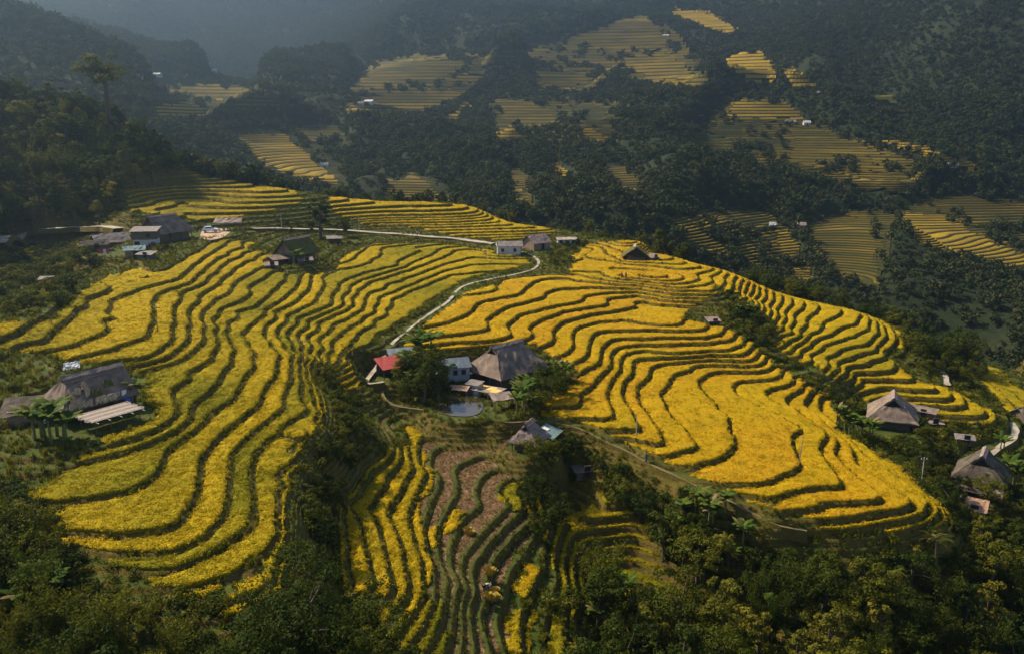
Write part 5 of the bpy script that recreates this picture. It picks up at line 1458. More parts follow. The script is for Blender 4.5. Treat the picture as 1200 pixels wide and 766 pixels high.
# ------------------------------------------------------------------ small things
def wheel(t, x, y, r=0.33):
    w_ = part('wheel', MB().rod((x, y - 0.11, r), (x, y + 0.11, r), r * 0.98, None, 18), M['rubber'], t)
    part('rim', MB().rod((x, y - 0.125, r), (x, y + 0.125, r), r * 0.6, None, 12), M['rim'], w_)
def car(px, py, rz):
    t = thing('parked_car', 'white hatchback car parked in the yard of the grey thatched farmhouse', 'car', spot(px, py, 0.15), rz)
    prof = [(-2.05, .35), (-2.1, .75), (-1.95, 1.0), (-1.55, 1.42), (-0.9, 1.52), (0.1, 1.50), (0.85, 1.02), (1.75, .86), (2.05, .68), (2.08, .35)]
    m = MB(); n = len(prof)
    hw = [0.82, 0.86, 0.86, 0.66, 0.62, 0.62, 0.84, 0.84, 0.78, 0.78]
    for sg in (-1, 1):
        for (x, z), h in zip(prof, hw): m.v.append((x, sg * h, z))
    m.f += [tuple(range(n))[::-1], tuple(range(n, 2 * n))] + [(i, i + 1, n + i + 1, n + i) for i in range(n - 1)] + [(n - 1, 0, n, 2 * n - 1)]
    b = part('body', m, M['carpaint'], t)
    for sg in (-1, 1):
        part('side_window', MB().poly([(-1.45, sg * 0.835, 1.03), (0.62, sg * 0.835, 1.06), (0.02, sg * 0.69, 1.42), (-1.2, sg * 0.70, 1.40), (-1.45, sg * 0.80, 1.03), (0.62, sg * 0.80, 1.06), (0.02, sg * 0.65, 1.42), (-1.2, sg * 0.66, 1.40)], [(0, 1, 2, 3), (7, 6, 5, 4), (0, 4, 5, 1), (2, 6, 7, 3), (1, 5, 6, 2), (3, 7, 4, 0)]), M['glass'], b)
        part('headlight', MB().box((2.02, sg * 0.6, 0.70), (0.12, 0.26, 0.14)), M['rim'], t)
        part('tail_light', MB().box((-2.05, sg * 0.66, 0.86), (0.1, 0.18, 0.2)), M['redroof'], t)
        for x in (-1.3, 1.3): wheel(t, x, sg * 0.78)
    part('windscreen', MB().slab([(0.88, -0.72, 1.04), (0.88, 0.72, 1.04), (0.16, 0.56, 1.47), (0.16, -0.56, 1.47)], 0.03), M['glass'], b)
    part('rear_window', MB().slab([(-1.93, -0.66, 1.06), (-1.93, 0.66, 1.06), (-1.58, 0.58, 1.40), (-1.58, -0.58, 1.40)], 0.03), M['glass'], b)
car(247, 273, rad(12))
def pole(px, py, h, label, arms=True, r=0.09, mat='pole', lean=0.0):
    t = thing('utility_pole', label, 'pole', spot(px, py, -0.3))
    part('shaft', MB().rod((0, 0, -0.4), (lean, 0, h), r, r * 0.7), M[mat], t)
    if arms:
        part('crossarm', MB().box((lean, 0, h - 0.35), (1.0, 0.09, 0.09)), M['wood'], t)
        for sx in (-0.4, 0.4): part('insulator', MB().rod((lean + sx, 0, h - 0.3), (lean + sx, 0, h - 0.12), 0.05), M['white'], t)
pole(330, 268, 5.0, 'utility pole on the road bank above the mossy thatched house')
pole(421, 271, 5.0, 'utility pole at the roadside right of the tall dark tree')
pole(184, 388, 4.6, 'leaning wooden pole standing in the rice of the upper bench', True, 0.07, 'wood', 0.25)
pole(62, 382, 3.2, 'thin bare pole near the western end of the rice bench', False, 0.05, 'wood', -0.3)
pole(356, 428, 4.4, 'wooden pole by the dark bush above the gully', True, 0.07, 'wood')
pole(1080, 563, 4.4, 'pale utility pole with crossarm in the scrub above the tiered house')
pole(936, 541, 4.2, 'weathered wooden pole in the broad golden field', False, 0.08, 'wood_l', 0.35)
pole(746, 511, 3.8, 'short white capped pole at the golden field lower edge', False, 0.07, 'pole', -0.1)
pole(572, 493, 4.2, 'thin pole on the bank under the drying platform', False, 0.05, 'wood_l')
# ---- people
def skin_mesh(name, verts, edges, rad_, mat, root=0, sub=1):
    me = bpy.data.meshes.new(name); me.from_pydata(verts, edges, [])
    o = bpy.data.objects.new(name, me); col.objects.link(o)
    sm = o.modifiers.new('skin', 'SKIN')
    if not me.skin_vertices: me.skin_vertices.new()
    for i, r in enumerate(rad_):
        rr = r if isinstance(r, tuple) else (r, r)
        me.skin_vertices[0].data[i].radius = rr
    me.skin_vertices[0].data[root].use_root = True
    if sub:
        s = o.modifiers.new('sub', 'SUBSURF'); s.levels = sub; s.render_levels = sub
    me.materials.append(M[mat])
    dg = bpy.context.evaluated_depsgraph_get()
    ev = o.evaluated_get(dg)
    out = bpy.data.meshes.new_from_object(ev)
    bpy.data.objects.remove(o, do_unlink=True)
    out.materials.clear(); out.materials.append(M[mat])
    for p_ in out.polygons: p_.use_smooth = True
    return out
def figure(pose):
    """joint positions of a 1.62 m adult facing -y"""
    if pose == 'bend':
        J = dict(pel=(0, 0.10, .80), sp=(0, -0.08, .98), ch=(0, -0.30, 1.08), nk=(0, -0.46, 1.12), hd=(0, -0.56, 1.08), ht=(0, -0.66, 1.06))
        hands = {-1: ((-.19, -.34, 1.06), (-.22, -.44, .80), (-.16, -.58, .58)), 1: ((.19, -.34, 1.06), (.24, -.42, .80), (.14, -.56, .55))}
        legs = {-1: ((-.09, .10, .78), (-.11, .00, .42), (-.11, .10, .06)), 1: ((.09, .12, .78), (.12, -.12, .43), (.12, -.02, .06))}
    else:
        J = dict(pel=(0, 0, .86), sp=(0, 0.01, 1.06), ch=(0, 0, 1.26), nk=(0, -.01, 1.40), hd=(0, -.03, 1.50), ht=(0, -.03, 1.60))
        hands = {-1: ((-.18, 0, 1.33), (-.25, .03, 1.06), (-.24, -.12, .84)), 1: ((.18, 0, 1.33), (.25, .04, 1.06), (.25, -.08, .83))}
        legs = {-1: ((-.09, 0, .84), (-.10, -.06, .46), (-.10, -.02, .06)), 1: ((.09, 0, .84), (.10, .05, .46), (.11, .14, .07))}
    V = [J['pel'], J['sp'], J['ch'], J['nk'], J['hd'], J['ht']]
    Rr = [(.13, .10), (.11, .09), (.14, .10), .05, (.085, .10), .07]; E = [(0, 1), (1, 2), (2, 3), (3, 4), (4, 5)]
    def addv(p, r, a): V.append(tuple(p)); Rr.append(r); E.append((a, len(V) - 1)); return len(V) - 1
    for s in (-1, 1):
        sh, el, wr = hands[s]
        a = addv(sh, .055, 2); a = addv(el, .042, a); a = addv(wr, .03, a)
        d = Vector(wr) - Vector(el); d.normalize()
        pm = addv(Vector(wr) + d * .07, (.035, .016), a)
        for k, (off, ln) in enumerate(((-.028, .07), (-.009, .085), (.009, .08), (.027, .06))):
            b = addv(Vector(V[pm]) + d * .02 + Vector((off, 0, 0)), .009, pm)
            b2 = addv(Vector(V[b]) + d * ln * .5 + Vector((0, -.01, 0)), .008, b)
            addv(Vector(V[b2]) + d * ln * .4 + Vector((0, -.025, 0)), .007, b2)
        th = addv(Vector(wr) + d * .03 + Vector((-s * .03, -.02, 0)), .011, a)
        addv(Vector(V[th]) + d * .04 + Vector((-s * .012, -.015, 0)), .009, th)
        h, kn, an = legs[s]
        a = addv(h, .085, 0); a = addv(kn, .055, a); a = addv(an, .038, a); addv((an[0], an[1] - .16, an[2] - .02), (.04, .028), a)
    body = (V, E, Rr)
    jv = [J['pel'], J['sp'], J['ch']]; je = [(0, 1), (1, 2)]; jr = [(.155, .125), (.135, .115), (.165, .125)]
    for s in (-1, 1):
        sh, el, wr = hands[s]; w2 = tuple(Vector(el) * .25 + Vector(wr) * .75)
        n = len(jv); jv += [sh, el, w2]; je += [(2, n), (n, n + 1), (n + 1, n + 2)]; jr += [.075, .06, .052]
    tv = [J['pel']]; te = []; tr = [(.15, .12)]
    for s in (-1, 1):
        h, kn, an = legs[s]; a2 = tuple(Vector(kn) * .2 + Vector(an) * .8)
        n = len(tv); tv += [h, kn, a2]; te += [(0, n), (n, n + 1), (n + 1, n + 2)]; tr += [.105, .078, .068]
    return J, body, (jv, je, jr), (tv, te, tr)
FIG = {}
for ps in ('stand', 'bend'):
    J, b, j, tr_ = figure(ps)
    FIG[ps] = (J, skin_mesh('body', *b, 'skin', 0, 1), j, tr_)
def person(px, py, pose, top, legs_, hat, label, rz=0.0, group=None, dz=0.0):
    t = thing('person', label, 'person', spot(px, py, dz), rz, group)
    J, b, j, tr_ = FIG[pose]
    link('body', b, t)
    link('jacket', skin_mesh('jacket', *j, top, 0, 1), t); link('trousers', skin_mesh('trousers', *tr_, legs_, 0, 1), t)
    ht = Vector(J['ht']); hd = Vector(J['hd']); ax = (ht - hd).normalized()
    if hat == 'cone': part('hat', MB().rod(hd + ax * 0.02, hd + ax * 0.20, 0.27, 0.015, 18), M['straw_hat'], t)
    else: part('hair', MB().rod(hd - ax * 0.03 + Vector((0, .02, 0)), hd + ax * 0.16 + Vector((0, .02, 0)), 0.105, 0.06, 14), M['dark'], t)
    # face
    f = Vector((0, -1, 0)) if pose == 'stand' else Vector((0, -.3, -1)).normalized()
    up = ax
    fc = MB()
    for sx in (-.032, .032): fc.rod(hd + f * .088 + Vector((sx, 0, 0)) + up * .01, hd + f * .098 + Vector((sx, 0, 0)) + up * .01, .011)
    part('eyes', fc, M['dark'], t)
    part('nose', MB().rod(hd + f * .085 + up * .005, hd + f * .118 - up * .03, .01, .016), M['skin'], t)
    part('mouth', MB().rod(hd + f * .088 - up * .055 + Vector((-.022, 0, 0)), hd + f * .088 - up * .055 + Vector((.022, 0, 0)), .006), M['cloth_r'], t)
    return t
person(568, 693, 'bend', 'cloth_n', 'dark', 'cone', 'person in conical straw hat bending over cut rice sheaves in harvested terrace', rad(70))
person(728.5, 327, 'stand', 'cloth_r', 'cloth_n', 'none', 'person in red top standing in the ripe rice beside another worker', rad(30), None, 0.1)
person(733.5, 327, 'stand', 'dark', 'cloth_n', 'none', 'person in dark clothes standing in the ripe rice beside worker in red', rad(-40), None, 0.1)
person(757, 541, 'stand', 'cloth_g', 'cloth_n', 'none', 'person in green top walking on the dirt path under the golden field', rad(35), None, 0.25)
person(484, 277, 'stand', 'cloth_n', 'dark', 'none', 'person in navy jacket walking along the concrete road', rad(80), None, 0.3)
person(489, 277.5, 'stand', 'cloth_w', 'cloth_n', 'none', 'person in white shirt walking along the concrete road', rad(80), None, 0.3)
person(231, 273, 'stand', 'cloth_n', 'dark', 'none', 'person in navy jacket standing in the yard left of the parked car', rad(10), None, 0.1)
def sheaf(px, py, s, label, group='cut rice sheaves in the harvested terraces'):
    t = thing('rice_sheaf', label, 'sheaf', spot(px, py, 0), random.uniform(0, 3), group)
    q = Q4(); rg = np.random.default_rng(int(px * 7 + py))
    n = 130
    a = rg.uniform(0, 6.283, n); r = np.sqrt(rg.random(n)) * 0.32 * s
    b = np.c_[np.cos(a) * r, np.sin(a) * r, np.zeros(n)]
    tp = b * 1.7 + np.c_[rg.normal(0, .08, n), rg.normal(0, .08, n), np.full(n, .55 * s)]
    tp[:, 2] -= (r / (0.32 * s)) ** 2 * 0.22 * s
    sd_ = np.c_[-np.sin(a), np.cos(a), np.zeros(n)] * 0.05
    q.add(np.stack([b - sd_, b + sd_, tp + sd_ * 1.5, tp - sd_ * 1.5], 1).reshape(-1, 3), np.arange(4 * n).reshape(n, 4))
    link('stalks', q.mesh('stalks', M['sheaf']), t)
    part('tie', MB().rod((0, 0, .2 * s), (0, 0, .26 * s), .36 * s, .38 * s, 14), M['dry'], t)
for px, py, s in ((574, 674, 1.5), (577, 699, 1.7), (572, 703, 1.2), (580, 690, 1.1), (548, 619, 1.2), (551, 623, 1.0)): sheaf(px, py, s, 'golden bundle of cut rice lying on the harvested brown terrace')

# ------------------------------------------------------------------ planting
TREES = {
 'broad': [broad_tree(100 + i, 7.5 + 0.7 * (i % 3), 3.0 + 0.35 * (i % 4), 0.12 + 0.06 * (i % 3), 46, 80, 0.36) for i in range(6)],
 'tall': [broad_tree(120 + i, 9.0, 2.0, 0.15, 40, 75, 0.36) for i in range(2)],
 'round': [broad_tree(130, 8.0, 3.8, 0.0, 95, 95, 0.26)],
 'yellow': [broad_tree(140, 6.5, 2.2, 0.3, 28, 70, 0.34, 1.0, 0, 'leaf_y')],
 'lone': [broad_tree(150, 15.0, 4.6, 0.5, 40, 110, 0.42, 0.8, 0, 'leaf', (0.55, 0.75))],
 'bamboo': [bamboo(160 + i, 8.5 + i) for i in range(2)],
 'bushy': [broad_tree(170 + i, 4.0, 2.3, 0.0, 30, 70, 0.30) for i in range(3)],
}
BAN = [banana(200 + i, 2.2 + 0.5 * i, 10 + i, 2.1 + 0.15 * i) for i in range(3)]
PALM = palm(210)
UNITS = {}
def tree(kind, x, y, s, label, group=None, name=None, dz=0.0, z=None, cat='tree'):
    v_ = TREES[kind]; me = v_[rng.integers(len(v_))]
    zz = (float(ground_z(x, y)) if z is None else z) + CAMZ + dz - 0.15
    nm = name or {'bamboo': 'bamboo_clump', 'bushy': 'bush'}.get(kind, 'broadleaf_tree')
    t = thing(nm, label, cat, (x, y, zz), float(rng.uniform(0, 6.28)), group)
    t.scale = (s * rng.uniform(0.9, 1.12), s * rng.uniform(0.9, 1.12), s * rng.uniform(0.92, 1.08))
    link('culms' if kind == 'bamboo' else 'trunk', me[0], t); link('crown', me[1], t)
    return t
def banana_plant(x, y, s, label, group=None, dz=0.0):
    st, lv = BAN[rng.integers(len(BAN))]
    t = thing('banana_plant', label, 'banana plant', (x, y, float(ground_z(x, y)) + CAMZ + dz), float(rng.uniform(0, 6.28)), group)
    t.scale = (s, s, s)
    link('stem', st, t)
    for l_ in lv: link('leaf', l_, t)
    return t
ROADPTS = np.concatenate(list(RLINES.values()))
HOUSEXY = [(o.location.x, o.location.y, max(2.2, 0.5 * max([c.dimensions.x for c in o.children] + [2]))) for o in scene.objects if o.parent is None and o.type == 'EMPTY' and o.get('category') in ('house', 'shed', 'hut', 'platform', 'deck', 'shelter', 'lean-to', 'car') and o.location.y < 310]
def sized(s, lo, hi, what, x, y, where):
    lb = ('large ' if s > lo + 0.66 * (hi - lo) else 'small ' if s < lo + 0.33 * (hi - lo) else 'middling ') + what + ' ' + where
    lm = min(LANDMARKS, key=lambda q: (q[0] - x) ** 2 + (q[1] - y) ** 2)
    if (lm[0] - x) ** 2 + (lm[1] - y) ** 2 < 22 ** 2 and len((lb + ' near the ' + lm[2]).split()) <= 16: lb += ' near the ' + lm[2]
    return lb
def blocked(x, y, r=0.6):
    if np.hypot(ROADPTS[:, 0] - x, ROADPTS[:, 1] - y).min() < 0.9 + r: return True
    return any(math.hypot(x - a, y - b) < c * 0.8 + r for a, b, c in HOUSEXY)
def in_zone(x, y):
    z_ = float(ground_z(x, y)); a, b = proj(x, y, z_ + 0.3)
    return any(bool(in_poly(np.array([a]), np.array([b]), zz[2])[0]) for zz in ZW)
def bound(px, line):
    return float(np.interp(px, [p[0] for p in line], [p[1] for p in line]))
placed = []
LANDMARKS = [(o.location.x, o.location.y, o.name.split('.')[0].replace('_', ' ')) for o in scene.objects if o.parent is None and o.type == 'EMPTY' and o.location.y < 310 and o.get('category') in ('house', 'shed', 'hut', 'lean-to', 'pole')]
def wood(poly, spacing, kinds, smin, smax, label_of, group, n=4000, line=None, maxn=300, zonechk=True, kd=9.0):
    P_ = np.array(poly, float); cnt = 0
    x0, x1, y0, y1 = P_[:, 0].min(), P_[:, 0].max(), P_[:, 1].min(), P_[:, 1].max()
    rg = np.random.default_rng(len(poly) * 91 + int(x0 + y1))
    cand = []
    for _ in range(n):
        px, py = rg.uniform(x0, x1), rg.uniform(y0, y1)
        if not in_poly(np.array([px]), np.array([py]), poly)[0]: continue
        x, y = hit(px, py)
        if y > 312: continue
        if any((x - a) ** 2 + (y - b) ** 2 < (spacing * (0.7 + 0.3 * c)) ** 2 for a, b, c in placed): continue
        if blocked(x, y, 0.8) or (zonechk and in_zone(x, y)): continue
        k = kinds[rg.integers(len(kinds))]
        s = rg.uniform(smin, smax)
        h = {'bushy': 4.0, 'bamboo': 8.5}.get(k, 8.2)
        if line is not None:
            hm = (py - bound(px, line)) * (y * 1.05) / 1000.0 / 0.95
            if hm < 1.2: continue
            if h * s > hm:
                if k != 'bushy' and hm < 4.5: k = 'bushy'; h = 4.0
                s = min(s, hm / h)
        lb = label_of(k)
        if k == 'tall': lb = 'slender ' + lb
        lb = ('large ' if s > smin + 0.66 * (smax - smin) else 'small ' if s < smin + 0.33 * (smax - smin) else 'middling ') + lb.replace('small ', '')
        lm = min(LANDMARKS, key=lambda q: (q[0] - x) ** 2 + (q[1] - y) ** 2)
        if (lm[0] - x) ** 2 + (lm[1] - y) ** 2 < 14 ** 2 and len((lb + ' near the ' + lm[2]).split()) <= 16: lb += ' near the ' + lm[2]
        tree(k, x, y, s, lb, group + {'bushy': ' (bushes)', 'bamboo': ' (bamboo)'}.get(k, ''))
        placed.append((x, y, s)); cnt += 1
        if cnt >= maxn: break
    print(group, cnt)
LAB = lambda b, t, m: (lambda k: {'bushy': b, 'bamboo': m}.get(k, t))
# notable plants first
def T(kind, px, py, s, label, **kw):
    x, y = hit(px, py); tree(kind, x, y, s, label, **kw); placed.append((x, y, s))
def TB(px, py, s, label, group=None, dz=0.0):
    x, y = hit(px, py); banana_plant(x, y, s, label, group, dz)
xl, yl, zl_ = at_dist(127, 140, 297)
tree('lone', xl, yl, 1.7, 'lone tall tree with spreading crown against the hazy mountains', name='lone_tree', z=float(ground_z(xl, yl)))
T('tall', 376, 279, 1.35, 'tall dark upright tree beside the road above the mossy house')
T('broad', 404, 276, 0.62, 'small rounded tree by the road right of the tall dark tree')
T('round', 352, 774, 1.12, 'dense dark dome-shaped tree at the foot of the western terraces')
T('broad', 440, 776, 0.75, 'dark leafy tree below the narrow yellow strips')
T('yellow', 838, 728, 1.05, 'yellow-green open tree rising from the dark ravine wood')
T('bushy', 384, 443, 0.85, 'dark glossy bush at the head of the gully')
for px, py, s in ((478, 470, .72), (497, 472, .8), (514, 468, .62), (488, 455, .8), (505, 450, .85), (520, 455, .5), (472, 452, .5), (500, 430, .6)): T('broad', px, py, s, 'leafy tree in the clump between red roofed shed and pale blue house', group='trees of the house clump')
for px, py, s in ((478, 440, 1.4), (492, 425, 1.5), (505, 420, 1.6), (515, 430, 1.4), (486, 462, 1.2), (523, 445, 1.1)): TB(px, py, s, 'tall banana plant in the clump between red roofed shed and pale blue house', 'bananas of the house clump')
for px, py, s in ((632, 478, .55), (646, 470, .75), (660, 462, .6), (640, 460, .7), (622, 486, .45), (655, 452, .6)): T('broad', px, py, s, 'dark leafy tree at the right end of the largest thatched house', group='trees by the largest house')
for px, py, s in ((613, 478, 1.1), (622, 466, 1.2), (606, 484, 1.0), (650, 440, 1.0), (663, 445, .9)): TB(px, py, s, 'banana plant in front of the largest thatched house', 'bananas by the largest house')
for px, py, s in ((866, 362, .75), (875, 372, .8), (888, 382, .75), (858, 352, .7), (862, 374, .6), (900, 392, .7), (880, 394, .7), (893, 402, .6), (870, 386, .6)): T('bushy', px, py, s * 1.2, 'bush in the gully dividing the two eastern rice spurs', group='bushes of the dividing gully', cat='bush')
TB(866, 368, .9, 'banana plant among the bushes dividing the two eastern rice spurs'); TB(880, 374, .9, 'banana plant with pale leaves deep in the dividing gully')
for px, py, s in ((990, 503, 1.0), (1000, 507, 1.1), (1010, 510, 1.1), (980, 498, .9), (1018, 515, 1.0), (1006, 500, .9)): TB(px, py, s, 'banana plant in the row left of the gablet house', 'bananas by the gablet house')
TB(1178, 575, 1.3, 'banana plant at the right wall of the tiered brown house'); TB(1190, 580, 1.2, 'banana plant on the far side of the tiered brown house'); TB(1172, 528, 1.0, 'banana plant beside the eastern concrete path')
TB(345, 312, 1.0, 'yellow-green banana plant in front of the mossy thatched house')
for px, py, s in ((52, 505, 1.2), (66, 503, 1.2), (40, 508, 1.0), (60, 515, 1.1), (76, 510, 1.0)): TB(px, py, s, 'banana plant between the mud shed and the bamboo deck', 'bananas by the stilt house')
for px, py, s in ((152, 470, 1.0), (160, 473, 1.1)): TB(px, py, s, 'banana plant at the right end of the stilt house', 'bananas right of the stilt house')
for px, py, s in ((800, 602, 1.15), (815, 598, 1.2), (830, 620, 1.2), (790, 628, 1.1), (812, 640, 1.2), (842, 655, 1.1), (775, 650, 1.1), (822, 675, 1.2), (800, 665, 1.1), (850, 598, 1.1), (720, 715, 1.3), (735, 705, 1.1), (752, 730, 1.2), (765, 715, 1.1), (700, 735, 1.1), (870, 640, 1.0), (895, 720, 1.1)): TB(px, py, s * 0.85, 'banana plant in the ravine thicket below the golden field', 'bananas of the ravine')
for px, py, s in ((48, 712, 1.3), (60, 722, 1.2), (30, 725, 1.1)): TB(px, py, s, 'banana plant in the dark wood under the western terraces', 'bananas of the western wood')
x, y = hit(1094, 668)
t = thing('palm_tree', 'palm with dry hanging fronds at the tip of the golden field', 'palm', (x, y, float(ground_z(x, y)) + CAMZ), 0.4)
link('trunk', PALM[0], t)
for l_ in PALM[1]: link('frond', l_, t)
placed.append((x, y, 0.6))
for px, py, yy, s, k in ((60, 128, 292, .95, 'tall'), (80, 130, 294, .85, 'tall'), (92, 132, 296, .7, 'broad'), (22, 124, 290, 1.0, 'broad'), (5, 122, 289, 1.2, 'broad')):
    x, y, z_ = at_dist(px, py, yy); tree(k, x, y, s * 1.25, 'dark tree on the crest of the wooded hill near the lone tall tree', 'crest trees of the wooded hill')
# skyline trees beyond the crests
ridge = [at_dist(*b) for b in BACK]
rk = sorted((r[0] / r[1], r[1]) for r in ridge)
rg = np.random.default_rng(77)
n_ = 0
for _ in range(900):
    kx = rg.uniform(-0.36, 0.66); yr = float(np.interp(kx, [a for a, b in rk], [b for a, b in rk]))
    y = yr + 10 + abs(rg.normal(0, 28)); x = kx * y
    if y > 312 or any((x - a) ** 2 + (y - b) ** 2 < 16 for a, b, c in placed): continue
    # keep crowns from hiding the crest fields behind which they stand
    z_ = float(ground_z(x, y)); kz_r = None
    pxx, pyy = proj(x, y, z_)
    crest = float(np.interp(pxx, [b[0] for b in BACK], [b[1] for b in BACK]))
    hmax = (pyy - crest + (16 if pxx > 860 or 750 < pxx < 810 else 7)) * y * 1.03 / 1000
    s = rg.uniform(0.7, 1.1)
    if hmax < 2.5: continue
    s = min(s, hmax / 8.2)
    if s < 0.4: continue
    kk_ = 'broad' if rg.random() > 0.25 else 'bamboo'
    tree(kk_, x, y, s, sized(s, 0.4, 1.1, 'broadleaf tree' if kk_ == 'broad' else 'bamboo clump', x, y, 'on the back slope beyond the terraced crest'), 'trees beyond the terraced crest'); placed.append((x, y, s)); n_ += 1
    if n_ > 150: break
print('back trees', n_)
for px, py, yy, s, k in ((776, 302, 236, 1.1, 'tall'), (788, 306, 236, .95, 'broad'), (768, 296, 246, .9, 'tall'), (800, 310, 230, .8, 'broad'), (1050, 392, 212, 1.0, 'broad'), (1042, 388, 216, .8, 'broad'), (1128, 445, 196, 1.25, 'broad'), (1116, 438, 200, 1.1, 'broad'), (1140, 450, 192, .9, 'broad'), (905, 345, 220, .8, 'broad'), (935, 352, 220, .8, 'broad'), (690, 283, 262, .5, 'broad'), (705, 285, 262, .5, 'bushy'), (672, 281, 266, .5, 'bushy'), (260, 213, 302, .9, 'bamboo'), (292, 214, 300, .7, 'broad'), (318, 220, 302, .6, 'broad'), (240, 208, 304, .8, 'bamboo'), (335, 226, 300, .6, 'bushy')):
    x, y, z_ = at_dist(px, py, yy); tree(k, x, y, s, sized(s, 0.5, 1.1, {'bamboo': 'bamboo clump', 'bushy': 'bush', 'tall': 'slender tree'}.get(k, 'rounded tree'), x, y, 'along the back edge of the rice terraces'), 'trees along the crest'); placed.append((x, y, s))
# woods
LINE_R = [(630, 545), (700, 536), (760, 560), (800, 578), (880, 616), (945, 640), (1010, 642), (1060, 642), (1090, 625), (1118, 605), (1165, 600), (1200, 585)]
LINE_L = [(0, 545), (40, 560), (60, 600), (90, 640), (160, 690), (205, 712), (260, 735), (330, 700), (350, 650), (385, 700), (430, 700), (500, 740), (560, 800)]
wood([(690, 575), (760, 575), (800, 590), (880, 625), (945, 650), (1010, 655), (1090, 645), (1120, 620), (1200, 600), (1260, 700), (1260, 850), (690, 850), (700, 690), (760, 690), (770, 640)], 3.4, ['broad', 'broad', 'broad', 'bushy', 'tall', 'bamboo', 'yellow'], 0.65, 1.15,
     LAB('bush in the dark ravine wood below the golden field', 'broadleaf tree in the dark ravine wood below the golden field', 'bamboo clump in the dark ravine wood below the golden field'), 'ravine wood', 5000, LINE_R, 260)
wood([(-40, 560), (30, 570), (55, 610), (95, 655), (170, 705), (260, 740), (330, 720), (352, 670), (380, 705), (470, 735), (520, 860), (-40, 860)], 2.7, ['broad', 'broad', 'bushy', 'bamboo'], 0.5, 0.85,
     LAB('bush in the dark wood under the western terraces', 'broadleaf tree in the dark wood under the western terraces', 'bamboo clump in the dark wood under the western terraces'), 'western wood', 4000, LINE_L, 150)
wood([(-60, 292), (-60, 118), (60, 128), (125, 142), (190, 184), (215, 206), (150, 218), (138, 245), (112, 262), (60, 270)], 4.3, ['broad', 'broad', 'tall', 'bamboo', 'bushy', 'yellow'], 0.75, 1.25,  # yellow kind mixed in so leaf colour brightens the shaded hill
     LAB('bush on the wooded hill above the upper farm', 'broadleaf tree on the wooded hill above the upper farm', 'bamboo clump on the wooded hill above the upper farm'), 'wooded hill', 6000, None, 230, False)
LINE_E = [(1000, 500), (1030, 512), (1075, 505), (1100, 510), (1120, 535), (1180, 530), (1200, 500)]
wood([(1040, 515), (1080, 510), (1110, 520), (1118, 560), (1200, 590), (1200, 640), (1120, 630), (1112, 590), (1070, 545)], 3.0, ['bushy', 'bushy', 'broad'], 0.4, 0.75,
     LAB('bush on the scrubby slope between the two eastern houses', 'small tree on the scrubby slope between the two eastern houses', 'x'), 'eastern slope', 1500, LINE_E, 50)
wood([(395, 460), (418, 470), (425, 500), (440, 520), (430, 540), (395, 570), (375, 640), (362, 640), (362, 560), (395, 510)], 2.2, ['bushy'], 0.35, 0.7, LAB('bush on the bank of the central gully', 'x', 'x'), 'central gully', 800, None, 22)
wood([(600, 560), (650, 570), (660, 610), (640, 640), (615, 620)], 2.6, ['bushy', 'broad'], 0.4, 0.6, LAB('bush on the steep edge right of the harvested terraces', 'small tree on the steep edge right of the harvested terraces', 'x'), 'harvest edge', 500, None, 12, False)
wood([(640, 520), (700, 525), (760, 560), (770, 600), (690, 590), (640, 550)], 2.6, ['bushy'], 0.4, 0.75, LAB('bush in the hollow beside the teal lean-to', 'x', 'x'), 'hollow bushes', 700, None, 25)
wood([(0, 296), (90, 285), (118, 308), (95, 332), (60, 366), (0, 372)], 3.4, ['bushy'], 0.4, 0.8, LAB('bush on the green bank around the tiny field store', 'x', 'x'), 'green bank', 800, None, 40)
wood([(640, 285), (690, 284), (700, 292), (668, 312), (640, 312)], 3.0, ['bushy'], 0.35, 0.6, LAB('bush in the garden behind the pink-grey roofed house', 'x', 'x'), 'garden bushes', 300, None, 14)
wood([(300, 262), (380, 258), (400, 268), (330, 274)], 3.0, ['bushy'], 0.3, 0.5, LAB('bush on the red road bank by the utility poles', 'x', 'x'), 'road bank', 300, None, 12)
wood([(1060, 400), (1110, 420), (1130, 450), (1100, 440), (1075, 430)], 3.0, ['bushy', 'broad'], 0.5, 0.8, LAB('bush at the eastern edge of the rice spur', 'tree at the eastern edge of the rice spur', 'x'), 'spur edge', 400, None, 20)
# ---- undergrowth and grass nobody could count
tri_xy = C[:, :, :2]
ta = 0.5 * np.abs((tri_xy[:, 1, 0] - tri_xy[:, 0, 0]) * (tri_xy[:, 2, 1] - tri_xy[:, 0, 1]) - (tri_xy[:, 2, 0] - tri_xy[:, 0, 0]) * (tri_xy[:, 1, 1] - tri_xy[:, 0, 1]))
def sample_tris(mask, per_m2, seed):
    rg = np.random.default_rng(seed)
    ii = np.where(mask)[0]
    c_ = rg.poisson(ta[ii] * per_m2[ii] if np.ndim(per_m2) else ta[ii] * per_m2)
    k = np.repeat(ii, c_)
    r1 = np.sqrt(rg.random(len(k))); r2_ = rg.random(len(k))
    wv = np.c_[1 - r1, r1 * (1 - r2_), r1 * r2_]
    return (tri_xy[k] * wv[:, :, None]).sum(1), (Z[k] * wv).sum(1), k
qcx, qcy = proj(cx_, cy_, Z.mean(1))
onscreen = (qcx > -160) & (qcx < 1400) & (qcy < 860)
padm = np.zeros(len(C), bool)
for (a_, b_, r_, l_) in PADS.values(): padm |= np.hypot(cx_ - a_, cy_ - b_) < r_ * 0.9
steep = (zk_kind == 'rice') & (C[:, :, 3].mean(1) >= 1.6)
free = ((zone < 0) | steep) & (dist_road > 0.6) & onscreen & ~padm
woodm = np.zeros(len(C), bool)
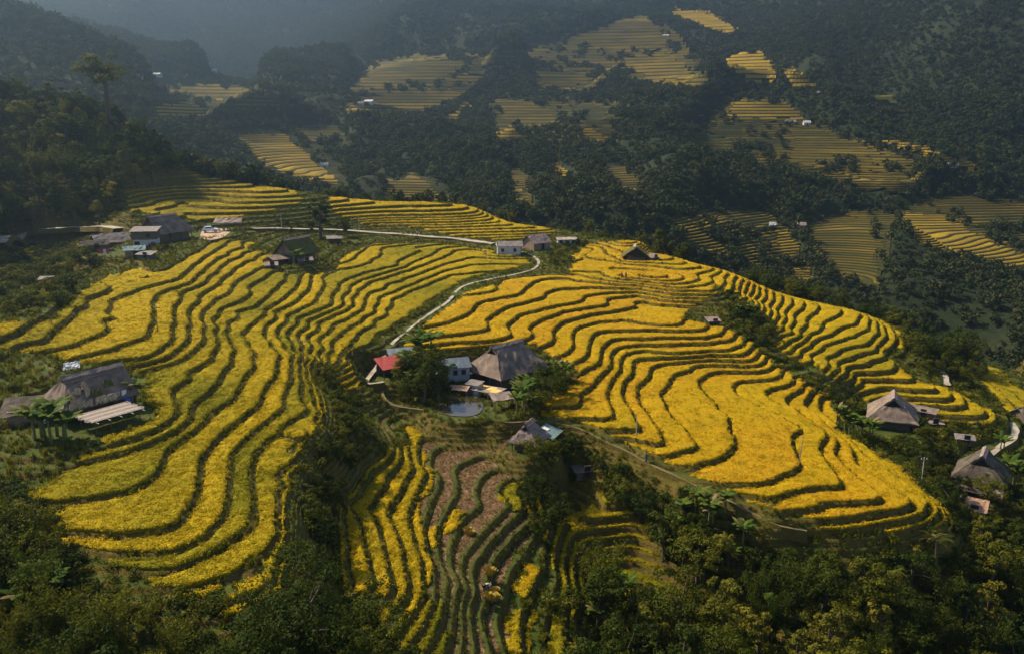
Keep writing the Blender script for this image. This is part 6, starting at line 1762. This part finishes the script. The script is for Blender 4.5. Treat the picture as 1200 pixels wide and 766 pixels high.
for pl in ([(640, 520), (760, 545), (945, 632), (1115, 620), (1200, 500), (1420, 400), (1420, 900), (640, 900)], [(-60, 545), (60, 590), (170, 690), (340, 690), (352, 540), (440, 500), (440, 560), (395, 690), (520, 720), (560, 900), (-60, 900)], [(-60, 372), (-60, 100), (240, 195), (150, 218), (140, 250), (100, 340), (60, 370)], [(850, 340), (905, 390), (1000, 480), (1090, 490), (1130, 440), (1200, 500), (1200, 600), (1110, 600), (970, 500), (860, 390)]):
    woodm |= in_poly(qcx, qcy, pl)
behind = cy_ > np.interp(cx_ / cy_, [a for a, b in rk], [b for a, b in rk]) + 6
SH = [shrub(300 + i, 0.95, 190, 0.24, 'leaf', 0.8) for i in range(3)] + [shrub(310, 0.9, 170, 0.26, 'grass', 0.7), shrub(311, 1.0, 150, 0.3, 'leaf_y', 0.6)]
d_ = np.where(woodm | behind, 0.55, np.where(steep, 0.35, 0.07))
p2, pz, k = sample_tris(free & ~is_riceband | (free & (woodm | behind | steep)), d_, 5)
scatter('undergrowth', np.c_[p2, pz - 0.1], np.random.default_rng(1).uniform(0.45, 1.25, len(p2)) * np.where(woodm[k] | behind[k], 1.15, 0.6), SH[:4] + SH[:3] + SH[4:], 'low leafy undergrowth on the banks and in the woods', 'undergrowth')
print('shrubs', len(p2))
TF = [tuft(400 + i, 0.55 + 0.1 * i, 18) for i in range(4)]
dg_ = np.where(woodm | behind, 0.6, np.where(is_riser, 2.6, 1.6)) * np.where(zk_kind == 'stubble', 1.5, 1.0) * np.clip(1.3 - (np.hypot(cx_, cy_) - 90) / 260.0, 0.35, 1.3)
gm = ((zone < 0) | is_riser | ~is_riceband) & (dist_road > 0.1) & onscreen & ~padm
p2, pz, k = sample_tris(gm, dg_, 6)
scatter('grass', np.c_[p2, pz - 0.05], np.random.default_rng(2).uniform(0.5, 1.15, len(p2)) * np.where(zk_kind[k] == 'stubble', 0.55, np.where(zk_kind[k] == 'rice', 0.8, 1.0)), TF, 'tufted grass on terrace risers and banks', 'grass', 0.25)
print('grass', len(p2))
st_ = [tuft(420 + i, 0.22, 9, 'leaf_d', 0.14) for i in range(2)]
p2, pz, k = sample_tris(is_stub & onscreen, 5.0, 8)
scatter('stubble', np.c_[p2, pz], np.random.default_rng(3).uniform(0.6, 1.2, len(p2)), st_, 'short pale stubble of cut rice in the harvested terraces', 'stubble', 0.3)

# ---- ears of rice standing out of every plot
def ear_tuft(seed, n=13):
    rg = np.random.default_rng(seed); V = []; faces = []
    for i in range(n):
        a = rg.uniform(0, 6.283); ln = rg.uniform(0.06, 0.17); h = rg.uniform(0.13, 0.25)
        b = np.r_[rg.normal(0, 0.12, 2), 0]; d = np.array([math.cos(a), math.sin(a), 0]); s_ = np.array([-d[1], d[0], 0]) * 0.018
        m1 = b + d * ln * 0.35 + [0, 0, h]; t1 = b + d * ln + [0, 0, h * 0.86]; t2 = b + d * ln * 1.35 + [0, 0, h * 0.6]
        o = len(V); V += [b - s_ * .6, b + s_ * .6, m1 + s_, m1 - s_, t1 + s_ * 1.5, t1 - s_ * 1.5, t2]
        faces += [(o, o + 1, o + 2, o + 3), (o + 3, o + 2, o + 4, o + 5), (o + 5, o + 4, o + 6)]
    me = bpy.data.meshes.new('ear_tuft'); me.from_pydata([tuple(p) for p in V], [], faces); me.materials.append(M['ears']); me.update()
    return me
rt = RICE_V[RICE_F]
ra = 0.5 * np.abs((rt[:, 1, 0] - rt[:, 0, 0]) * (rt[:, 2, 1] - rt[:, 0, 1]) - (rt[:, 2, 0] - rt[:, 0, 0]) * (rt[:, 1, 1] - rt[:, 0, 1]))
rd = np.hypot(rt[:, :, 0].mean(1), rt[:, :, 1].mean(1))
rgk = np.random.default_rng(12)
cn = rgk.poisson(ra * np.interp(rd, [60, 100, 140, 190], [10, 7, 3.0, 0.9]) * (tri_top > 0))
k = np.repeat(np.arange(len(rt)), cn)
r1 = np.sqrt(rgk.random(len(k))); r2_ = rgk.random(len(k))
pp = (rt[k] * np.c_[1 - r1, r1 * (1 - r2_), r1 * r2_][:, :, None]).sum(1)
pp[:, 2] += tri_top[k] - 0.15
pp[:, :2] += (rt[k][:, :, :2].mean(1) - pp[:, :2]) * 0.18
print('ears', len(pp))
scatter('rice_ears', pp, np.random.default_rng(4).uniform(0.7, 1.25, len(pp)) * np.interp(rd[k], [100, 250], [1.0, 1.2]), [ear_tuft(500 + i) for i in range(5)], '', '', 0.12, tri_tone[k], hill)

# ------------------------------------------------------------------ valley haze
def haze():
    zlo = float(min(FHl.min(), -80)) - 3.0; zhi = float(max(FHl.max(), 10)) + 22.0
    x0 = 0.8 * 2620 + 5
    vb = [(x, y, z + CAMZ) for z in (zlo, zhi) for x, y in ((-x0, -30), (x0, -30), (x0, 2640), (-x0, 2640))]
    fb = [(3, 2, 1, 0), (4, 5, 6, 7), (0, 1, 5, 4), (1, 2, 6, 5), (2, 3, 7, 6), (3, 0, 4, 7)]
    me = bpy.data.meshes.new('haze'); me.from_pydata(vb, [], fb); me.update()
    m, nt, out = new_mat('haze_air')
    pv = N(nt, 'ShaderNodeVolumePrincipled')
    pv.inputs['Color'].default_value = (0.48, 0.72, 1.0, 1)
    pv.inputs['Density'].default_value = 0.00026
    pv.inputs['Anisotropy'].default_value = 0.8
    nt.links.new(pv.outputs[0], out.inputs['Volume'])
    me.materials.append(m)
    o = link('haze', me, kind='stuff')
    o['label'] = 'pale blue haze hanging in the valley air'
    o['category'] = 'haze'
    o.display_type = 'WIRE'
haze()
